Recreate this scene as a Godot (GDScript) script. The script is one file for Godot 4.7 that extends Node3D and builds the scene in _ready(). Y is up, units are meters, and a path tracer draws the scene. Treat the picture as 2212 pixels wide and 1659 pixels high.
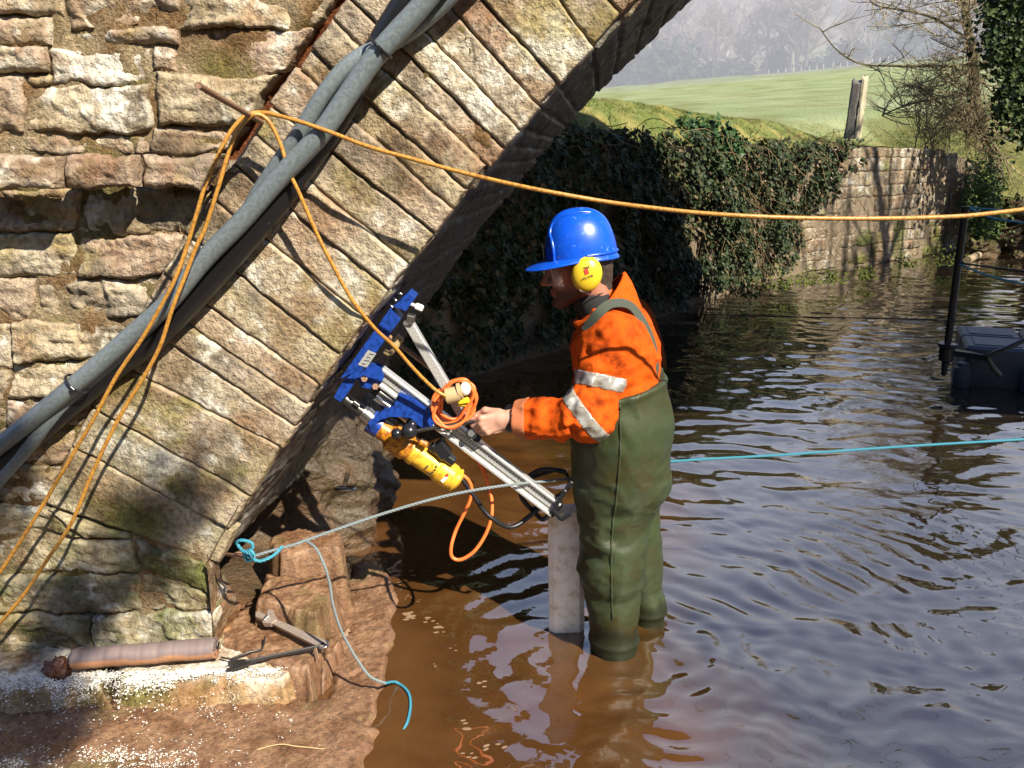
extends Node3D

const CAM_H := 1.95
const PITCH := 0.256563      # 14.7 degrees down
const FOC := 1908.0
const FACE_YAW := 0.099484   # the bridge face is turned 5.7 degrees
const RING_C := Vector2(7.2606, -4.0454)
const RING_R := 9.02
const RING_T := 0.64

var es := Vector3(cos(FACE_YAW), 0, sin(FACE_YAW))
var en := Vector3(-sin(FACE_YAW), 0, cos(FACE_YAW))
var f0 := Vector3(-0.56098, 1.232, -2.92)
var M := {}
var used := {}
var n1 := FastNoiseLite.new()
var n2 := FastNoiseLite.new()
var n3 := FastNoiseLite.new()
var rng := RandomNumberGenerator.new()


# ---------------------------------------------------------------- mesh builder
class MB:
	var v := PackedVector3Array()
	var n := PackedVector3Array()
	var c := PackedColorArray()
	var t := PackedVector2Array()
	var ix := PackedInt32Array()
	var col := Color.WHITE

	func add(p: Vector3, nn: Vector3, uv := Vector2.ZERO) -> int:
		v.append(p); n.append(nn); c.append(col); t.append(uv)
		return v.size() - 1

	func tri(a: int, b: int, d: int) -> void:
		ix.append(a); ix.append(b); ix.append(d)

	# grid of nu x nv points, row after row in u; faces look along du x dv
	func grid(nu: int, nv: int, P: PackedVector3Array, C := PackedColorArray(), flip := false, wrap := false) -> void:
		var o := v.size()
		var sg := -1.0 if flip else 1.0
		for j in nv:
			for i in nu:
				var k := j * nu + i
				var iu := i + 1
				var id := i - 1
				if wrap:
					iu = iu % (nu - 1) if iu > nu - 1 else iu
					id = nu - 2 if id < 0 else id
				else:
					iu = mini(iu, nu - 1); id = maxi(id, 0)
				var du := P[j * nu + iu] - P[j * nu + id]
				var dv := P[mini(j + 1, nv - 1) * nu + i] - P[maxi(j - 1, 0) * nu + i]
				var nn := du.cross(dv)
				v.append(P[k]); n.append((nn * sg).normalized() if nn.length_squared() > 1e-20 else Vector3.UP)
				c.append(C[k] if C.size() else col)
				t.append(Vector2(float(i) / (nu - 1), float(j) / (nv - 1)))
		for j in nv - 1:
			for i in nu - 1:
				var a := o + j * nu + i
				if flip:
					tri(a, a + 1, a + nu); tri(a + 1, a + nu + 1, a + nu)
				else:
					tri(a, a + nu, a + 1); tri(a + 1, a + nu, a + nu + 1)

	func tube(pts: PackedVector3Array, rad: PackedFloat32Array, sides := 8, caps := true) -> void:
		var m := pts.size()
		var o := v.size()
		var up := Vector3(0.123, 0.981, 0.15)
		var d0 := (pts[1] - pts[0]).normalized()
		var b := d0.cross(up)
		if b.length() < 0.05: b = d0.cross(Vector3.RIGHT)
		b = b.normalized()
		var run := 0.0
		for k in m:
			var d := (pts[mini(k + 1, m - 1)] - pts[maxi(k - 1, 0)])
			d = d.normalized() if d.length() > 1e-9 else d0
			b = (b - d * b.dot(d))
			b = b.normalized() if b.length() > 1e-6 else d.cross(Vector3.RIGHT).normalized()
			var e := d.cross(b)
			var r := rad[mini(k, rad.size() - 1)]
			if k: run += pts[k].distance_to(pts[k - 1])
			for i in sides + 1:
				var a := TAU * i / sides
				var q := b * cos(a) + e * sin(a)
				add(pts[k] + q * r, q, Vector2(float(i) / sides, run))
		for k in m - 1:
			for i in sides:
				var a := o + k * (sides + 1) + i
				tri(a, a + sides + 1, a + 1); tri(a + 1, a + sides + 1, a + sides + 2)
		if caps:
			for w in 2:
				var k := 0 if w == 0 else m - 1
				var d := ((pts[0] - pts[1]) if w == 0 else (pts[m - 1] - pts[m - 2])).normalized()
				var ce := add(pts[k], d)
				var base := o + k * (sides + 1)
				var s := v.size()
				for i in sides + 1: add(v[base + i], d)
				for i in sides:
					if w == 0: tri(ce, s + i, s + i + 1)
					else: tri(ce, s + i + 1, s + i)

	func quad(a: Vector3, b: Vector3, d: Vector3, e: Vector3) -> void:   # anticlockwise from the front
		var nn := (b - a).cross(e - a)
		if nn.length() < 1e-12: nn = (d - b).cross(e - b)
		nn = nn.normalized()
		var o := add(a, nn); add(b, nn); add(d, nn); add(e, nn)
		tri(o, o + 2, o + 1); tri(o, o + 3, o + 2)

	func face(pts: Array) -> void:
		var nn := Vector3.ZERO
		for i in pts.size(): nn += (pts[i] as Vector3).cross(pts[(i + 1) % pts.size()])
		nn = nn.normalized()
		var o := v.size()
		for p in pts: add(p, nn)
		for i in range(1, pts.size() - 1): tri(o, o + i + 1, o + i)

	# box with chamfered edges
	func box(x: Transform3D, s: Vector3, b := 0.003) -> void:
		var h := s * 0.5
		b = minf(b, minf(h.x, minf(h.y, h.z)) * 0.9)
		var flipped := x.basis.determinant() < 0
		var P := {}
		for sx in [-1, 1]:
			for sy in [-1, 1]:
				for sz in [-1, 1]:
					P[[sx, sy, sz, 0]] = x * Vector3(sx * h.x, sy * (h.y - b), sz * (h.z - b))
					P[[sx, sy, sz, 1]] = x * Vector3(sx * (h.x - b), sy * h.y, sz * (h.z - b))
					P[[sx, sy, sz, 2]] = x * Vector3(sx * (h.x - b), sy * (h.y - b), sz * h.z)
		var put := func(a: Array):
			var ctr := Vector3.ZERO
			for p in a: ctr += p
			ctr /= a.size()
			var nn: Vector3 = (a[1] - a[0]).cross(a[2] - a[0])
			if nn.dot(ctr - x.origin) < 0: a.reverse()
			face(a)
		for s1 in [-1, 1]:
			put.call([P[[s1, -1, -1, 0]], P[[s1, 1, -1, 0]], P[[s1, 1, 1, 0]], P[[s1, -1, 1, 0]]])
			put.call([P[[-1, s1, -1, 1]], P[[1, s1, -1, 1]], P[[1, s1, 1, 1]], P[[-1, s1, 1, 1]]])
			put.call([P[[-1, -1, s1, 2]], P[[1, -1, s1, 2]], P[[1, 1, s1, 2]], P[[-1, 1, s1, 2]]])
			for s2 in [-1, 1]:
				put.call([P[[s1, s2, -1, 0]], P[[s1, s2, 1, 0]], P[[s1, s2, 1, 1]], P[[s1, s2, -1, 1]]])
				put.call([P[[s1, -1, s2, 0]], P[[s1, 1, s2, 0]], P[[s1, 1, s2, 2]], P[[s1, -1, s2, 2]]])
				put.call([P[[-1, s1, s2, 1]], P[[1, s1, s2, 1]], P[[1, s1, s2, 2]], P[[-1, s1, s2, 2]]])
				for s3 in [-1, 1]:
					put.call([P[[s1, s2, s3, 0]], P[[s1, s2, s3, 1]], P[[s1, s2, s3, 2]]])

	# profile of (radius, height) turned round the y axis of x
	func lathe(x: Transform3D, prof: Array, sides := 20) -> void:
		for k in prof.size() - 1:
			var a: Vector2 = prof[k]
			var b: Vector2 = prof[k + 1]
			var d := b - a
			if d.length() < 1e-7: continue
			var nr := Vector2(d.y, -d.x).normalized()
			var o := v.size()
			for i in sides + 1:
				var g := TAU * i / sides
				var q := Vector3(cos(g), 0, sin(g))
				var nn := (x.basis * (q * nr.x + Vector3.UP * nr.y)).normalized()
				add(x * (q * a.x + Vector3.UP * a.y), nn, Vector2(float(i) / sides, a.y))
				add(x * (q * b.x + Vector3.UP * b.y), nn, Vector2(float(i) / sides, b.y))
			for i in sides:
				var g := o + i * 2
				tri(g, g + 2, g + 1); tri(g + 2, g + 3, g + 1)

	func ball(x: Transform3D, nu := 20, nv := 12) -> void:
		var o := v.size()
		var nb := x.basis.inverse().transposed()
		for j in nv + 1:
			var e := PI * j / nv - PI / 2
			for i in nu + 1:
				var a := TAU * i / nu
				var q := Vector3(cos(e) * cos(a), sin(e), cos(e) * sin(a))
				add(x * q, (nb * q).normalized(), Vector2(float(i) / nu, float(j) / nv))
		for j in nv:
			for i in nu:
				var g := o + j * (nu + 1) + i
				tri(g, g + 1, g + nu + 1); tri(g + 1, g + nu + 2, g + nu + 1)

	# flat outline (anticlockwise from the front) with thickness along back
	func prism(pts: PackedVector3Array, back: Vector3) -> void:
		var m := pts.size()
		var ctr := Vector3.ZERO
		for p in pts: ctr += p / m
		var z := -back.normalized()
		var xx := (pts[1] - pts[0]).normalized()
		xx = (xx - z * xx.dot(z)).normalized()
		var yy := z.cross(xx)
		var flat := PackedVector2Array()
		for p in pts: flat.append(Vector2((p - ctr).dot(xx), (p - ctr).dot(yy)))
		if not Geometry2D.is_polygon_clockwise(flat):
			pass
		else:
			flat.reverse(); pts.reverse()
		var tr := Geometry2D.triangulate_polygon(flat)
		for w in 2:
			var o := v.size()
			for p in pts: add(p + (back if w else Vector3.ZERO), -z if w else z)
			for k in range(0, tr.size(), 3):
				var a := flat[tr[k]]; var b := flat[tr[k + 1]]; var d := flat[tr[k + 2]]
				var ccw := (b - a).cross(d - a) > 0
				if ccw == (w == 0): tri(o + tr[k], o + tr[k + 2], o + tr[k + 1])
				else: tri(o + tr[k], o + tr[k + 1], o + tr[k + 2])
		for i in m:
			var a := pts[i]; var b := pts[(i + 1) % m]
			quad(b, a, a + back, b + back)

	func mesh() -> ArrayMesh:
		var a := []
		a.resize(Mesh.ARRAY_MAX)
		a[Mesh.ARRAY_VERTEX] = v; a[Mesh.ARRAY_NORMAL] = n; a[Mesh.ARRAY_COLOR] = c; a[Mesh.ARRAY_TEX_UV] = t; a[Mesh.ARRAY_INDEX] = ix
		var m := ArrayMesh.new()
		m.add_surface_from_arrays(Mesh.PRIMITIVE_TRIANGLES, a)
		return m


# ---------------------------------------------------------------- places
func ray(u: float, v: float) -> Vector3:
	return Vector3((u - 1106.0) / FOC, -(v - 829.5) / FOC, -1).rotated(Vector3.RIGHT, -PITCH)

func atz(u: float, v: float, dist: float) -> Vector3:
	var r := ray(u, v)
	return Vector3(0, CAM_H, 0) + r * (dist / -r.z)

func aty(u: float, v: float, y: float) -> Vector3:
	var r := ray(u, v)
	return Vector3(0, CAM_H, 0) + r * ((y - CAM_H) / r.y)

func onface(u: float, v: float, off := 0.0) -> Vector3:
	var r := ray(u, v)
	var c := Vector3(0, CAM_H, 0)
	return c + r * ((f0 + en * off - c).dot(en) / r.dot(en))

func st(u: float, v: float) -> Vector2:
	var p := onface(u, v)
	return Vector2((p - f0).dot(es), p.y)

func fp(s: float, t: float, off := 0.0) -> Vector3:
	return Vector3(f0.x, 0, f0.z) + es * s + Vector3.UP * t + en * off

func zpath(a: Array) -> PackedVector3Array:      # [u, v, distance] triples
	var o := PackedVector3Array()
	for q in a: o.append(atz(q[0], q[1], q[2]))
	return o

func fpath(a: Array) -> PackedVector3Array:      # [u, v, distance before the face]
	var o := PackedVector3Array()
	for q in a: o.append(onface(q[0], q[1], q[2]))
	return o

func curve(p: PackedVector3Array, per := 8) -> PackedVector3Array:
	var o := PackedVector3Array()
	for k in p.size() - 1:
		var a := p[maxi(k - 1, 0)]; var b := p[k]; var c := p[k + 1]; var d := p[mini(k + 2, p.size() - 1)]
		for i in per:
			o.append(b.cubic_interpolate(c, a, d, float(i) / per))
	o.append(p[p.size() - 1])
	return o

func rad(r: float) -> PackedFloat32Array:
	return PackedFloat32Array([r])

func lookx(p: Vector3, d: Vector3, zdir := Vector3.BACK) -> Transform3D:   # x axis along d
	var x := d.normalized()
	var y := zdir.cross(x).normalized()
	return Transform3D(Basis(x, y, x.cross(y)), p)

func looky(p: Vector3, d: Vector3) -> Transform3D:    # y axis along d
	var y := d.normalized()
	var x := y.cross(Vector3(0.1, 0.2, 1)).normalized()
	return Transform3D(Basis(x, y, x.cross(y)), p)


# ---------------------------------------------------------------- nodes
func thing(called: String, label: String, category: String, at := Vector3.ZERO, group := "", kind := "") -> Node3D:
	var o := Node3D.new()
	o.name = numbered(called)
	add_child(o)
	o.position = at
	tag(o, label, category, group, kind)
	return o

func tag(o: Node, label: String, category := "", group := "", kind := "") -> void:
	if label: o.set_meta("label", label)
	if category: o.set_meta("category", category)
	if group: o.set_meta("group", group)
	if kind: o.set_meta("kind", kind)

func numbered(called: String) -> String:
	used[called] = used.get(called, -1) + 1
	return called if used[called] == 0 else "%s_%03d" % [called, used[called]]

func part(parent: Node3D, called: String, b, m: Material) -> MeshInstance3D:
	var o := MeshInstance3D.new()
	o.mesh = b.mesh() if b is MB else b
	o.material_override = null
	o.mesh.surface_set_material(0, m)
	var key := "%d/%s" % [parent.get_instance_id(), called]
	used[key] = used.get(key, -1) + 1
	o.name = called if used[key] == 0 else "%s_%03d" % [called, used[key]]
	parent.add_child(o, true)
	var off := Vector3.ZERO
	var p: Node = parent
	while p != self:
		off += (p as Node3D).position
		p = p.get_parent()
	o.position = -off
	return o

func single(called: String, b: MB, m: Material, label: String, category := "", group := "", kind := "") -> MeshInstance3D:
	var o := MeshInstance3D.new()
	o.mesh = b.mesh()
	o.mesh.surface_set_material(0, m)
	o.name = numbered(called)
	add_child(o)
	tag(o, label, category, group, kind)
	return o

func scatter(called: String, parent: Node, mesh: Mesh, m: Material, xs: Array, cs: Array) -> MultiMeshInstance3D:
	var mm := MultiMesh.new()
	mm.transform_format = MultiMesh.TRANSFORM_3D
	mm.use_colors = cs.size() > 0
	mm.mesh = mesh
	mm.instance_count = xs.size()
	for i in xs.size():
		mm.set_instance_transform(i, xs[i])
		if cs.size(): mm.set_instance_color(i, cs[i])
	mesh.surface_set_material(0, m)
	var o := MultiMeshInstance3D.new()
	o.multimesh = mm
	o.name = numbered(called)
	parent.add_child(o, true)
	return o


# ---------------------------------------------------------------- materials
func lin(r: float, g: float, b: float, a := 1.0) -> Color:
	var c := Color(r, g, b).linear_to_srgb()
	c.a = a
	return c

func noise_tex(freq: float, lo: Color, mid: Color, hi: Color, size := 512, oct := 5, sd := 1, kind := FastNoiseLite.TYPE_SIMPLEX_SMOOTH, fract := FastNoiseLite.FRACTAL_FBM, p := [0.25, 0.5, 0.75]) -> NoiseTexture2D:
	var f := FastNoiseLite.new()
	f.noise_type = kind
	f.frequency = freq
	f.fractal_type = fract
	f.fractal_octaves = oct
	f.fractal_gain = 0.7 if oct > 6 else 0.55
	f.seed = sd
	var t := NoiseTexture2D.new()
	t.width = size; t.height = size
	t.seamless = true
	t.seamless_blend_skirt = 0.2
	t.noise = f
	var g := Gradient.new()
	g.offsets = PackedFloat32Array(p)
	g.colors = PackedColorArray([lo, mid, hi])
	t.color_ramp = g
	return t

func grey(x: float) -> Color:
	return lin(x, x, x)

func mat(called: String, c: Color, rough := 0.7, metal := 0.0, spec := 0.5) -> StandardMaterial3D:
	var m := StandardMaterial3D.new()
	m.resource_name = called
	m.albedo_color = c
	m.roughness = rough
	m.metallic = metal
	m.metallic_specular = spec
	m.vertex_color_use_as_albedo = true
	M[called] = m
	return m

func tri_tex(m: StandardMaterial3D, tex: Texture2D, per_m: float, bump: Texture2D = null, cm := 0.5) -> void:
	m.albedo_texture = tex
	m.uv1_triplanar = true
	m.uv1_world_triplanar = true
	m.uv1_scale = Vector3.ONE * per_m
	if bump:
		m.heightmap_enabled = true
		m.heightmap_texture = bump
		m.heightmap_scale = cm

func second(m: StandardMaterial3D, tex: Texture2D, per_m: float) -> void:
	m.detail_enabled = true
	m.detail_albedo = tex
	m.detail_blend_mode = BaseMaterial3D.BLEND_MODE_MUL
	m.detail_uv_layer = BaseMaterial3D.DETAIL_UV_2
	m.uv2_triplanar = true
	m.uv2_world_triplanar = true
	m.uv2_scale = Vector3.ONE * per_m

func make_materials() -> void:
	var W := Color.WHITE
	var grain := noise_tex(0.012, grey(0.48), grey(0.86), W, 1024, 8, 11)
	var relief := noise_tex(0.016, Color.BLACK, grey(0.4), W, 1024, 8, 12, FastNoiseLite.TYPE_SIMPLEX, FastNoiseLite.FRACTAL_FBM, [0.15, 0.5, 0.85])
	var crack := noise_tex(0.012, Color.BLACK, grey(0.5), W, 1024, 5, 13, FastNoiseLite.TYPE_SIMPLEX, FastNoiseLite.FRACTAL_RIDGED, [0.1, 0.5, 0.9])
	var blotch := noise_tex(0.008, lin(0.62, 0.52, 0.42), lin(0.92, 0.9, 0.86), W, 512, 5, 14)
	var soft := noise_tex(0.02, grey(0.65), grey(0.85), W, 512, 4, 15)
	M.grain = grain; M.relief = relief; M.soft = soft; M.blotch = blotch
	var m := mat("sandstone", W, 0.92, 0, 0.3)
	tri_tex(m, grain, 2.3, relief, 0.6)
	second(m, blotch, 0.83)
	m = mat("wet_stone", W, 0.45, 0, 0.5)
	tri_tex(m, grain, 2.1, relief, 0.8)
	second(m, blotch, 0.9)
	m = mat("mud_stone", W, 0.5, 0, 0.5)
	tri_tex(m, grain, 2.9, relief, 0.3)
	second(m, blotch, 1.3)
	m = mat("mortar", W, 0.97, 0, 0.2)
	tri_tex(m, grain, 3.7, relief, 0.9)
	m = mat("wall_stone", W, 0.93, 0, 0.3)
	tri_tex(m, grain, 0.8, relief, 3.0)
	second(m, blotch, 0.31)
	m = mat("grass_ground", W, 0.95, 0, 0.2)
	tri_tex(m, noise_tex(0.03, lin(0.55, 0.6, 0.4), lin(0.85, 0.9, 0.8), W, 512, 5, 21), 0.6, relief, 3.0)
	second(m, noise_tex(0.012, lin(0.72, 0.7, 0.55), lin(0.9, 0.92, 0.85), W, 512, 4, 22), 0.05)
	m = mat("bank_earth", W, 0.95, 0, 0.2)
	tri_tex(m, grain, 0.7, relief, 4.0)
	m = mat("leaf", W, 0.5, 0, 0.3)
	m.backlight_enabled = true
	m.backlight = Color(0.35, 0.35, 0.35)
	m = mat("dull_leaf", W, 0.75, 0, 0.3)
	m.backlight_enabled = true
	m.backlight = Color(0.3, 0.3, 0.3)
	m = mat("bark", W, 0.9, 0, 0.3)
	tri_tex(m, soft, 4.0, crack, 0.8)
	mat("far_bark", W, 0.95, 0, 0.2)
	mat("wood", W, 0.85, 0, 0.3)
	tri_tex(M.wood, soft, 3.0, crack, 0.6)
	# manufactured things
	m = mat("conduit", lin(0.15, 0.175, 0.18), 0.42)
	tri_tex(m, soft, 6.0)
	m = mat("black_rubber", lin(0.006, 0.006, 0.007), 0.42)
	mat("black_plastic", lin(0.012, 0.012, 0.014), 0.25)
	m = mat("yellow_cable", lin(0.44, 0.215, 0.035), 0.45)
	tri_tex(m, noise_tex(0.03, lin(0.55, 0.45, 0.35), lin(0.92, 0.9, 0.85), W, 256, 4, 31), 9.0)
	mat("orange_cable", lin(0.75, 0.15, 0.03), 0.4)
	m = mat("blue_paint", lin(0.008, 0.045, 0.27), 0.38)
	tri_tex(m, noise_tex(0.02, grey(0.5), grey(0.9), W, 256, 4, 32), 7.0)
	m = mat("aluminium", lin(0.68, 0.67, 0.64), 0.33, 0.55)
	tri_tex(m, soft, 12.0)
	m = mat("steel", lin(0.45, 0.43, 0.41), 0.3, 0.95)
	tri_tex(m, soft, 16.0)
	m = mat("rust", lin(0.3, 0.17, 0.1), 0.6, 0.25)
	tri_tex(m, M.grain, 8.0, relief, 0.2)
	m = mat("muddy_steel", lin(0.5, 0.4, 0.32), 0.42, 0.6)
	tri_tex(m, M.grain, 9.0, relief, 0.1)
	mat("dark_steel", lin(0.06, 0.055, 0.05), 0.35, 0.7)
	m = mat("motor_paint", lin(0.55, 0.22, 0.012), 0.42)
	tri_tex(m, noise_tex(0.012, lin(0.14, 0.09, 0.05), lin(0.6, 0.48, 0.34), W, 512, 7, 33, FastNoiseLite.TYPE_SIMPLEX_SMOOTH, FastNoiseLite.FRACTAL_FBM, [0.2, 0.42, 0.6]), 6.0)
	m = mat("motor_yellow", lin(0.7, 0.4, 0.03), 0.4)
	tri_tex(m, noise_tex(0.012, lin(0.6, 0.5, 0.35), lin(0.95, 0.92, 0.85), W, 256, 5, 34), 6.0)
	mat("plug_beige", lin(0.4, 0.29, 0.14), 0.5)
	mat("white_plastic", lin(0.75, 0.73, 0.68), 0.4)
	mat("yellow_plastic", lin(0.62, 0.42, 0.02), 0.32)
	m = mat("board", lin(0.82, 0.74, 0.64), 0.5)
	tri_tex(m, noise_tex(0.012, lin(0.68, 0.6, 0.48), lin(0.9, 0.87, 0.82), W, 512, 7, 39), 1.6)
	m = mat("helmet_blue", W, 0.29, 0, 0.5)
	var ht := noise_tex(0.02, W, W, W, 512, 6, 35)
	var bl := lin(0.004, 0.07, 0.52)
	ht.color_ramp.offsets = PackedFloat32Array([0.0, 0.25, 0.45, 0.80, 0.83, 1.0])
	ht.color_ramp.colors = PackedColorArray([lin(0.02, 0.045, 0.16), lin(0.004, 0.055, 0.42), bl, bl, lin(0.1, 0.18, 0.5), lin(0.3, 0.36, 0.6)])
	tri_tex(m, ht, 3.1)
	m.uv1_world_triplanar = true
	m = mat("jacket", lin(0.56, 0.078, 0.004), 0.85, 0, 0.25)
	tri_tex(m, noise_tex(0.009, lin(0.22, 0.2, 0.2), lin(0.85, 0.8, 0.75), W, 512, 7, 36, FastNoiseLite.TYPE_SIMPLEX_SMOOTH, FastNoiseLite.FRACTAL_FBM, [0.22, 0.45, 0.6]), 1.7, relief, 0.12)
	m = mat("cuff", lin(0.3, 0.09, 0.03), 0.85)
	m = mat("reflective", lin(0.36, 0.35, 0.32), 0.45, 0.35)
	tri_tex(m, blotch, 5.0)
	m = mat("wader", lin(0.036, 0.047, 0.021), 0.5, 0, 0.4)
	tri_tex(m, noise_tex(0.008, lin(0.9, 0.6, 0.4), lin(0.8, 0.82, 0.75), W, 512, 7, 37), 1.5, relief, 0.05)
	mat("strap", lin(0.04, 0.046, 0.03), 0.8)
	m = mat("skin", lin(0.42, 0.22, 0.15), 0.55)
	m.subsurf_scatter_enabled = true
	m.subsurf_scatter_strength = 0.08
	mat("neck_dark", lin(0.012, 0.011, 0.011), 0.9)
	mat("hair", lin(0.035, 0.022, 0.014), 0.7)
	m = mat("blue_rope", lin(0.03, 0.2, 0.27), 0.6)
	mat("grey_rope", lin(0.15, 0.175, 0.175), 0.7)
	m = mat("float_plastic", lin(0.045, 0.055, 0.075), 0.5)
	tri_tex(m, M.grain, 5.0, relief, 0.2)
	m = mat("core_stone", W, 0.55)
	m = mat("chips", W, 0.9)
	mat("dark_line", lin(0.02, 0.02, 0.02), 0.6)
	mat("red_print", lin(0.55, 0.03, 0.02), 0.5)
	m = mat("visor", Color(1, 1, 1, 0.06), 0.05)
	m.vertex_color_use_as_albedo = false
	m.transparency = BaseMaterial3D.TRANSPARENCY_ALPHA
	m = mat("water", W, 0.035, 0, 0.8)
	m.transparency = BaseMaterial3D.TRANSPARENCY_ALPHA
	m.albedo_texture = noise_tex(0.006, lin(0.7, 0.66, 0.6), lin(0.9, 0.88, 0.85), W, 512, 4, 41)
	m.uv1_triplanar = true
	m.uv1_world_triplanar = true
	m.uv1_scale = Vector3.ONE * 0.4
	m.clearcoat_enabled = true
	m.clearcoat = 1.0
	m.clearcoat_roughness = 0.03


# ---------------------------------------------------------------- implicit surfaces
func cone(p: Vector3, a: Vector3, b: Vector3, ra: float, rb: float) -> float:
	var ab := b - a
	var h := clampf((p - a).dot(ab) / ab.length_squared(), 0.0, 1.0)
	return p.distance_to(a + ab * h) - lerpf(ra, rb, h)

func smin(a: float, b: float, k: float) -> float:
	var h := maxf(k - absf(a - b), 0.0) / k
	return minf(a, b) - h * h * k * 0.25

func bones(p: Vector3, B: Array, k: float) -> float:
	var d := 1e9
	for q in B:
		d = smin(d, cone(p, q[0], q[1], q[2], q[3]), k)
	return d

func nets(b: MB, field: Callable, lo: Vector3, hi: Vector3, cell: float) -> void:
	var blk := 5
	var size := (hi - lo) / cell
	var nb := Vector3i(ceili(size.x / blk), ceili(size.y / blk), ceili(size.z / blk))
	var d := {}
	var reach := blk * cell * 0.87 + cell * 2.0
	var dims := nb * blk + Vector3i.ONE * 2
	var sy := dims.x
	var sz := dims.x * dims.y
	for bz in nb.z:
		for by in nb.y:
			for bx in nb.x:
				var ctr := lo + (Vector3(bx, by, bz) + Vector3.ONE * 0.5) * blk * cell
				if absf(field.call(ctr)) > reach: continue
				for z in blk + 1:
					for y in blk + 1:
						for x in blk + 1:
							var key := (bx * blk + x) + (by * blk + y) * sy + (bz * blk + z) * sz
							if not d.has(key):
								d[key] = field.call(lo + Vector3(bx * blk + x, by * blk + y, bz * blk + z) * cell)
	var cellv := {}
	var corner := [0, 1, sy, sy + 1, sz, sz + 1, sz + sy, sz + sy + 1]
	var cp := [Vector3(0, 0, 0), Vector3(1, 0, 0), Vector3(0, 1, 0), Vector3(1, 1, 0), Vector3(0, 0, 1), Vector3(1, 0, 1), Vector3(0, 1, 1), Vector3(1, 1, 1)]
	var edges := [[0, 1], [0, 2], [0, 4], [1, 3], [1, 5], [2, 3], [2, 6], [3, 7], [4, 5], [4, 6], [5, 7], [6, 7]]
	var o := b.v.size()
	for key: int in d:
		var dv := PackedFloat32Array()
		var neg := 0
		var ok := true
		for k in 8:
			var w = d.get(key + corner[k])
			if w == null:
				ok = false
				break
			dv.append(w)
			if w < 0: neg += 1
		if not ok or neg == 0 or neg == 8: continue
		var s := Vector3.ZERO
		var cnt := 0
		for e in edges:
			var a := dv[e[0]]; var c := dv[e[1]]
			if (a < 0) != (c < 0):
				s += (cp[e[0]] as Vector3).lerp(cp[e[1]], a / (a - c)); cnt += 1
		s /= cnt
		var g := Vector3(dv[1] - dv[0] + dv[3] - dv[2] + dv[5] - dv[4] + dv[7] - dv[6], dv[2] - dv[0] + dv[3] - dv[1] + dv[6] - dv[4] + dv[7] - dv[5], dv[4] - dv[0] + dv[5] - dv[1] + dv[6] - dv[2] + dv[7] - dv[3])
		var x := key % sy
		var y := (key / sy) % dims.y
		var z := key / sz
		cellv[key] = b.add(lo + (Vector3(x, y, z) + s) * cell, g.normalized())
	for key: int in cellv:
		var a = d[key]
		for ax in 3:
			var st1: int = [1, sy, sz][ax]
			var s2: int = [sy, sz, 1][ax]
			var s3: int = [sz, 1, sy][ax]
			var c = d.get(key + st1)
			if c == null or (a < 0) == (c < 0): continue
			var q1 = cellv.get(key); var q2 = cellv.get(key - s2); var q3 = cellv.get(key - s2 - s3); var q4 = cellv.get(key - s3)
			if q2 == null or q3 == null or q4 == null: continue
			if a < 0: b.tri(q1, q4, q3); b.tri(q1, q3, q2)
			else: b.tri(q1, q3, q4); b.tri(q1, q2, q3)


# ---------------------------------------------------------------- the bridge
func fbm(n: FastNoiseLite, x: float, y: float, z := 0.0) -> float:
	return n.get_noise_3d(x, y, z)

func warp(q: Vector2, k := 1.0) -> Vector2:
	return q + k * Vector2(n1.get_noise_3d(q.x * 9, q.y * 9, 3) * 0.016 + n1.get_noise_3d(q.x * 40, q.y * 40, 5) * 0.006, n1.get_noise_3d(q.x * 9, q.y * 9, 17) * 0.016 + n1.get_noise_3d(q.x * 40, q.y * 40, 23) * 0.006)

# colour of old sandstone: its own tint, lichen, moss and mud where they grow
func stone_tint(base: Color, s: float, t: float, z: float, low: float) -> Color:
	var c := base
	var a := n2.get_noise_3d(s * 2.2, t * 2.2, z)
	var b := n2.get_noise_3d(s * 7, t * 7, z + 40)
	var e := n2.get_noise_3d(s * 22, t * 22, z + 80)
	c = c.lerp(Color(0.4, 0.25, 0.17), clampf((a + b * 0.6 - 0.2) * 2.2, 0, 0.5))
	c = c.lerp(Color(0.19, 0.155, 0.115), clampf((-a + b * 0.8 - 0.12) * 2.2, 0, 0.8))
	var d := n2.get_noise_3d(s * 3.2 + 50, t * 3.2, z)
	c = c.lerp(Color(0.7, 0.65, 0.54), clampf((d + e * 0.8 - 0.2) * 3.4, 0, 0.9))
	var g := n2.get_noise_3d(s * 2.6, t * 2.6 + 70, z)
	c = c.lerp(Color(0.33, 0.26, 0.08), clampf((g + b * 0.5 - 0.24) * 2.2, 0, 0.55))
	if low > 0:
		c = c.lerp(Color(0.12, 0.135, 0.035), clampf(low * (0.42 + b * 1.6 + g), 0, 0.85))
	return c

func terrace(x: float) -> float:
	var f := floorf(x)
	return f + smoothstep(0.72, 1.0, x - f)

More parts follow.
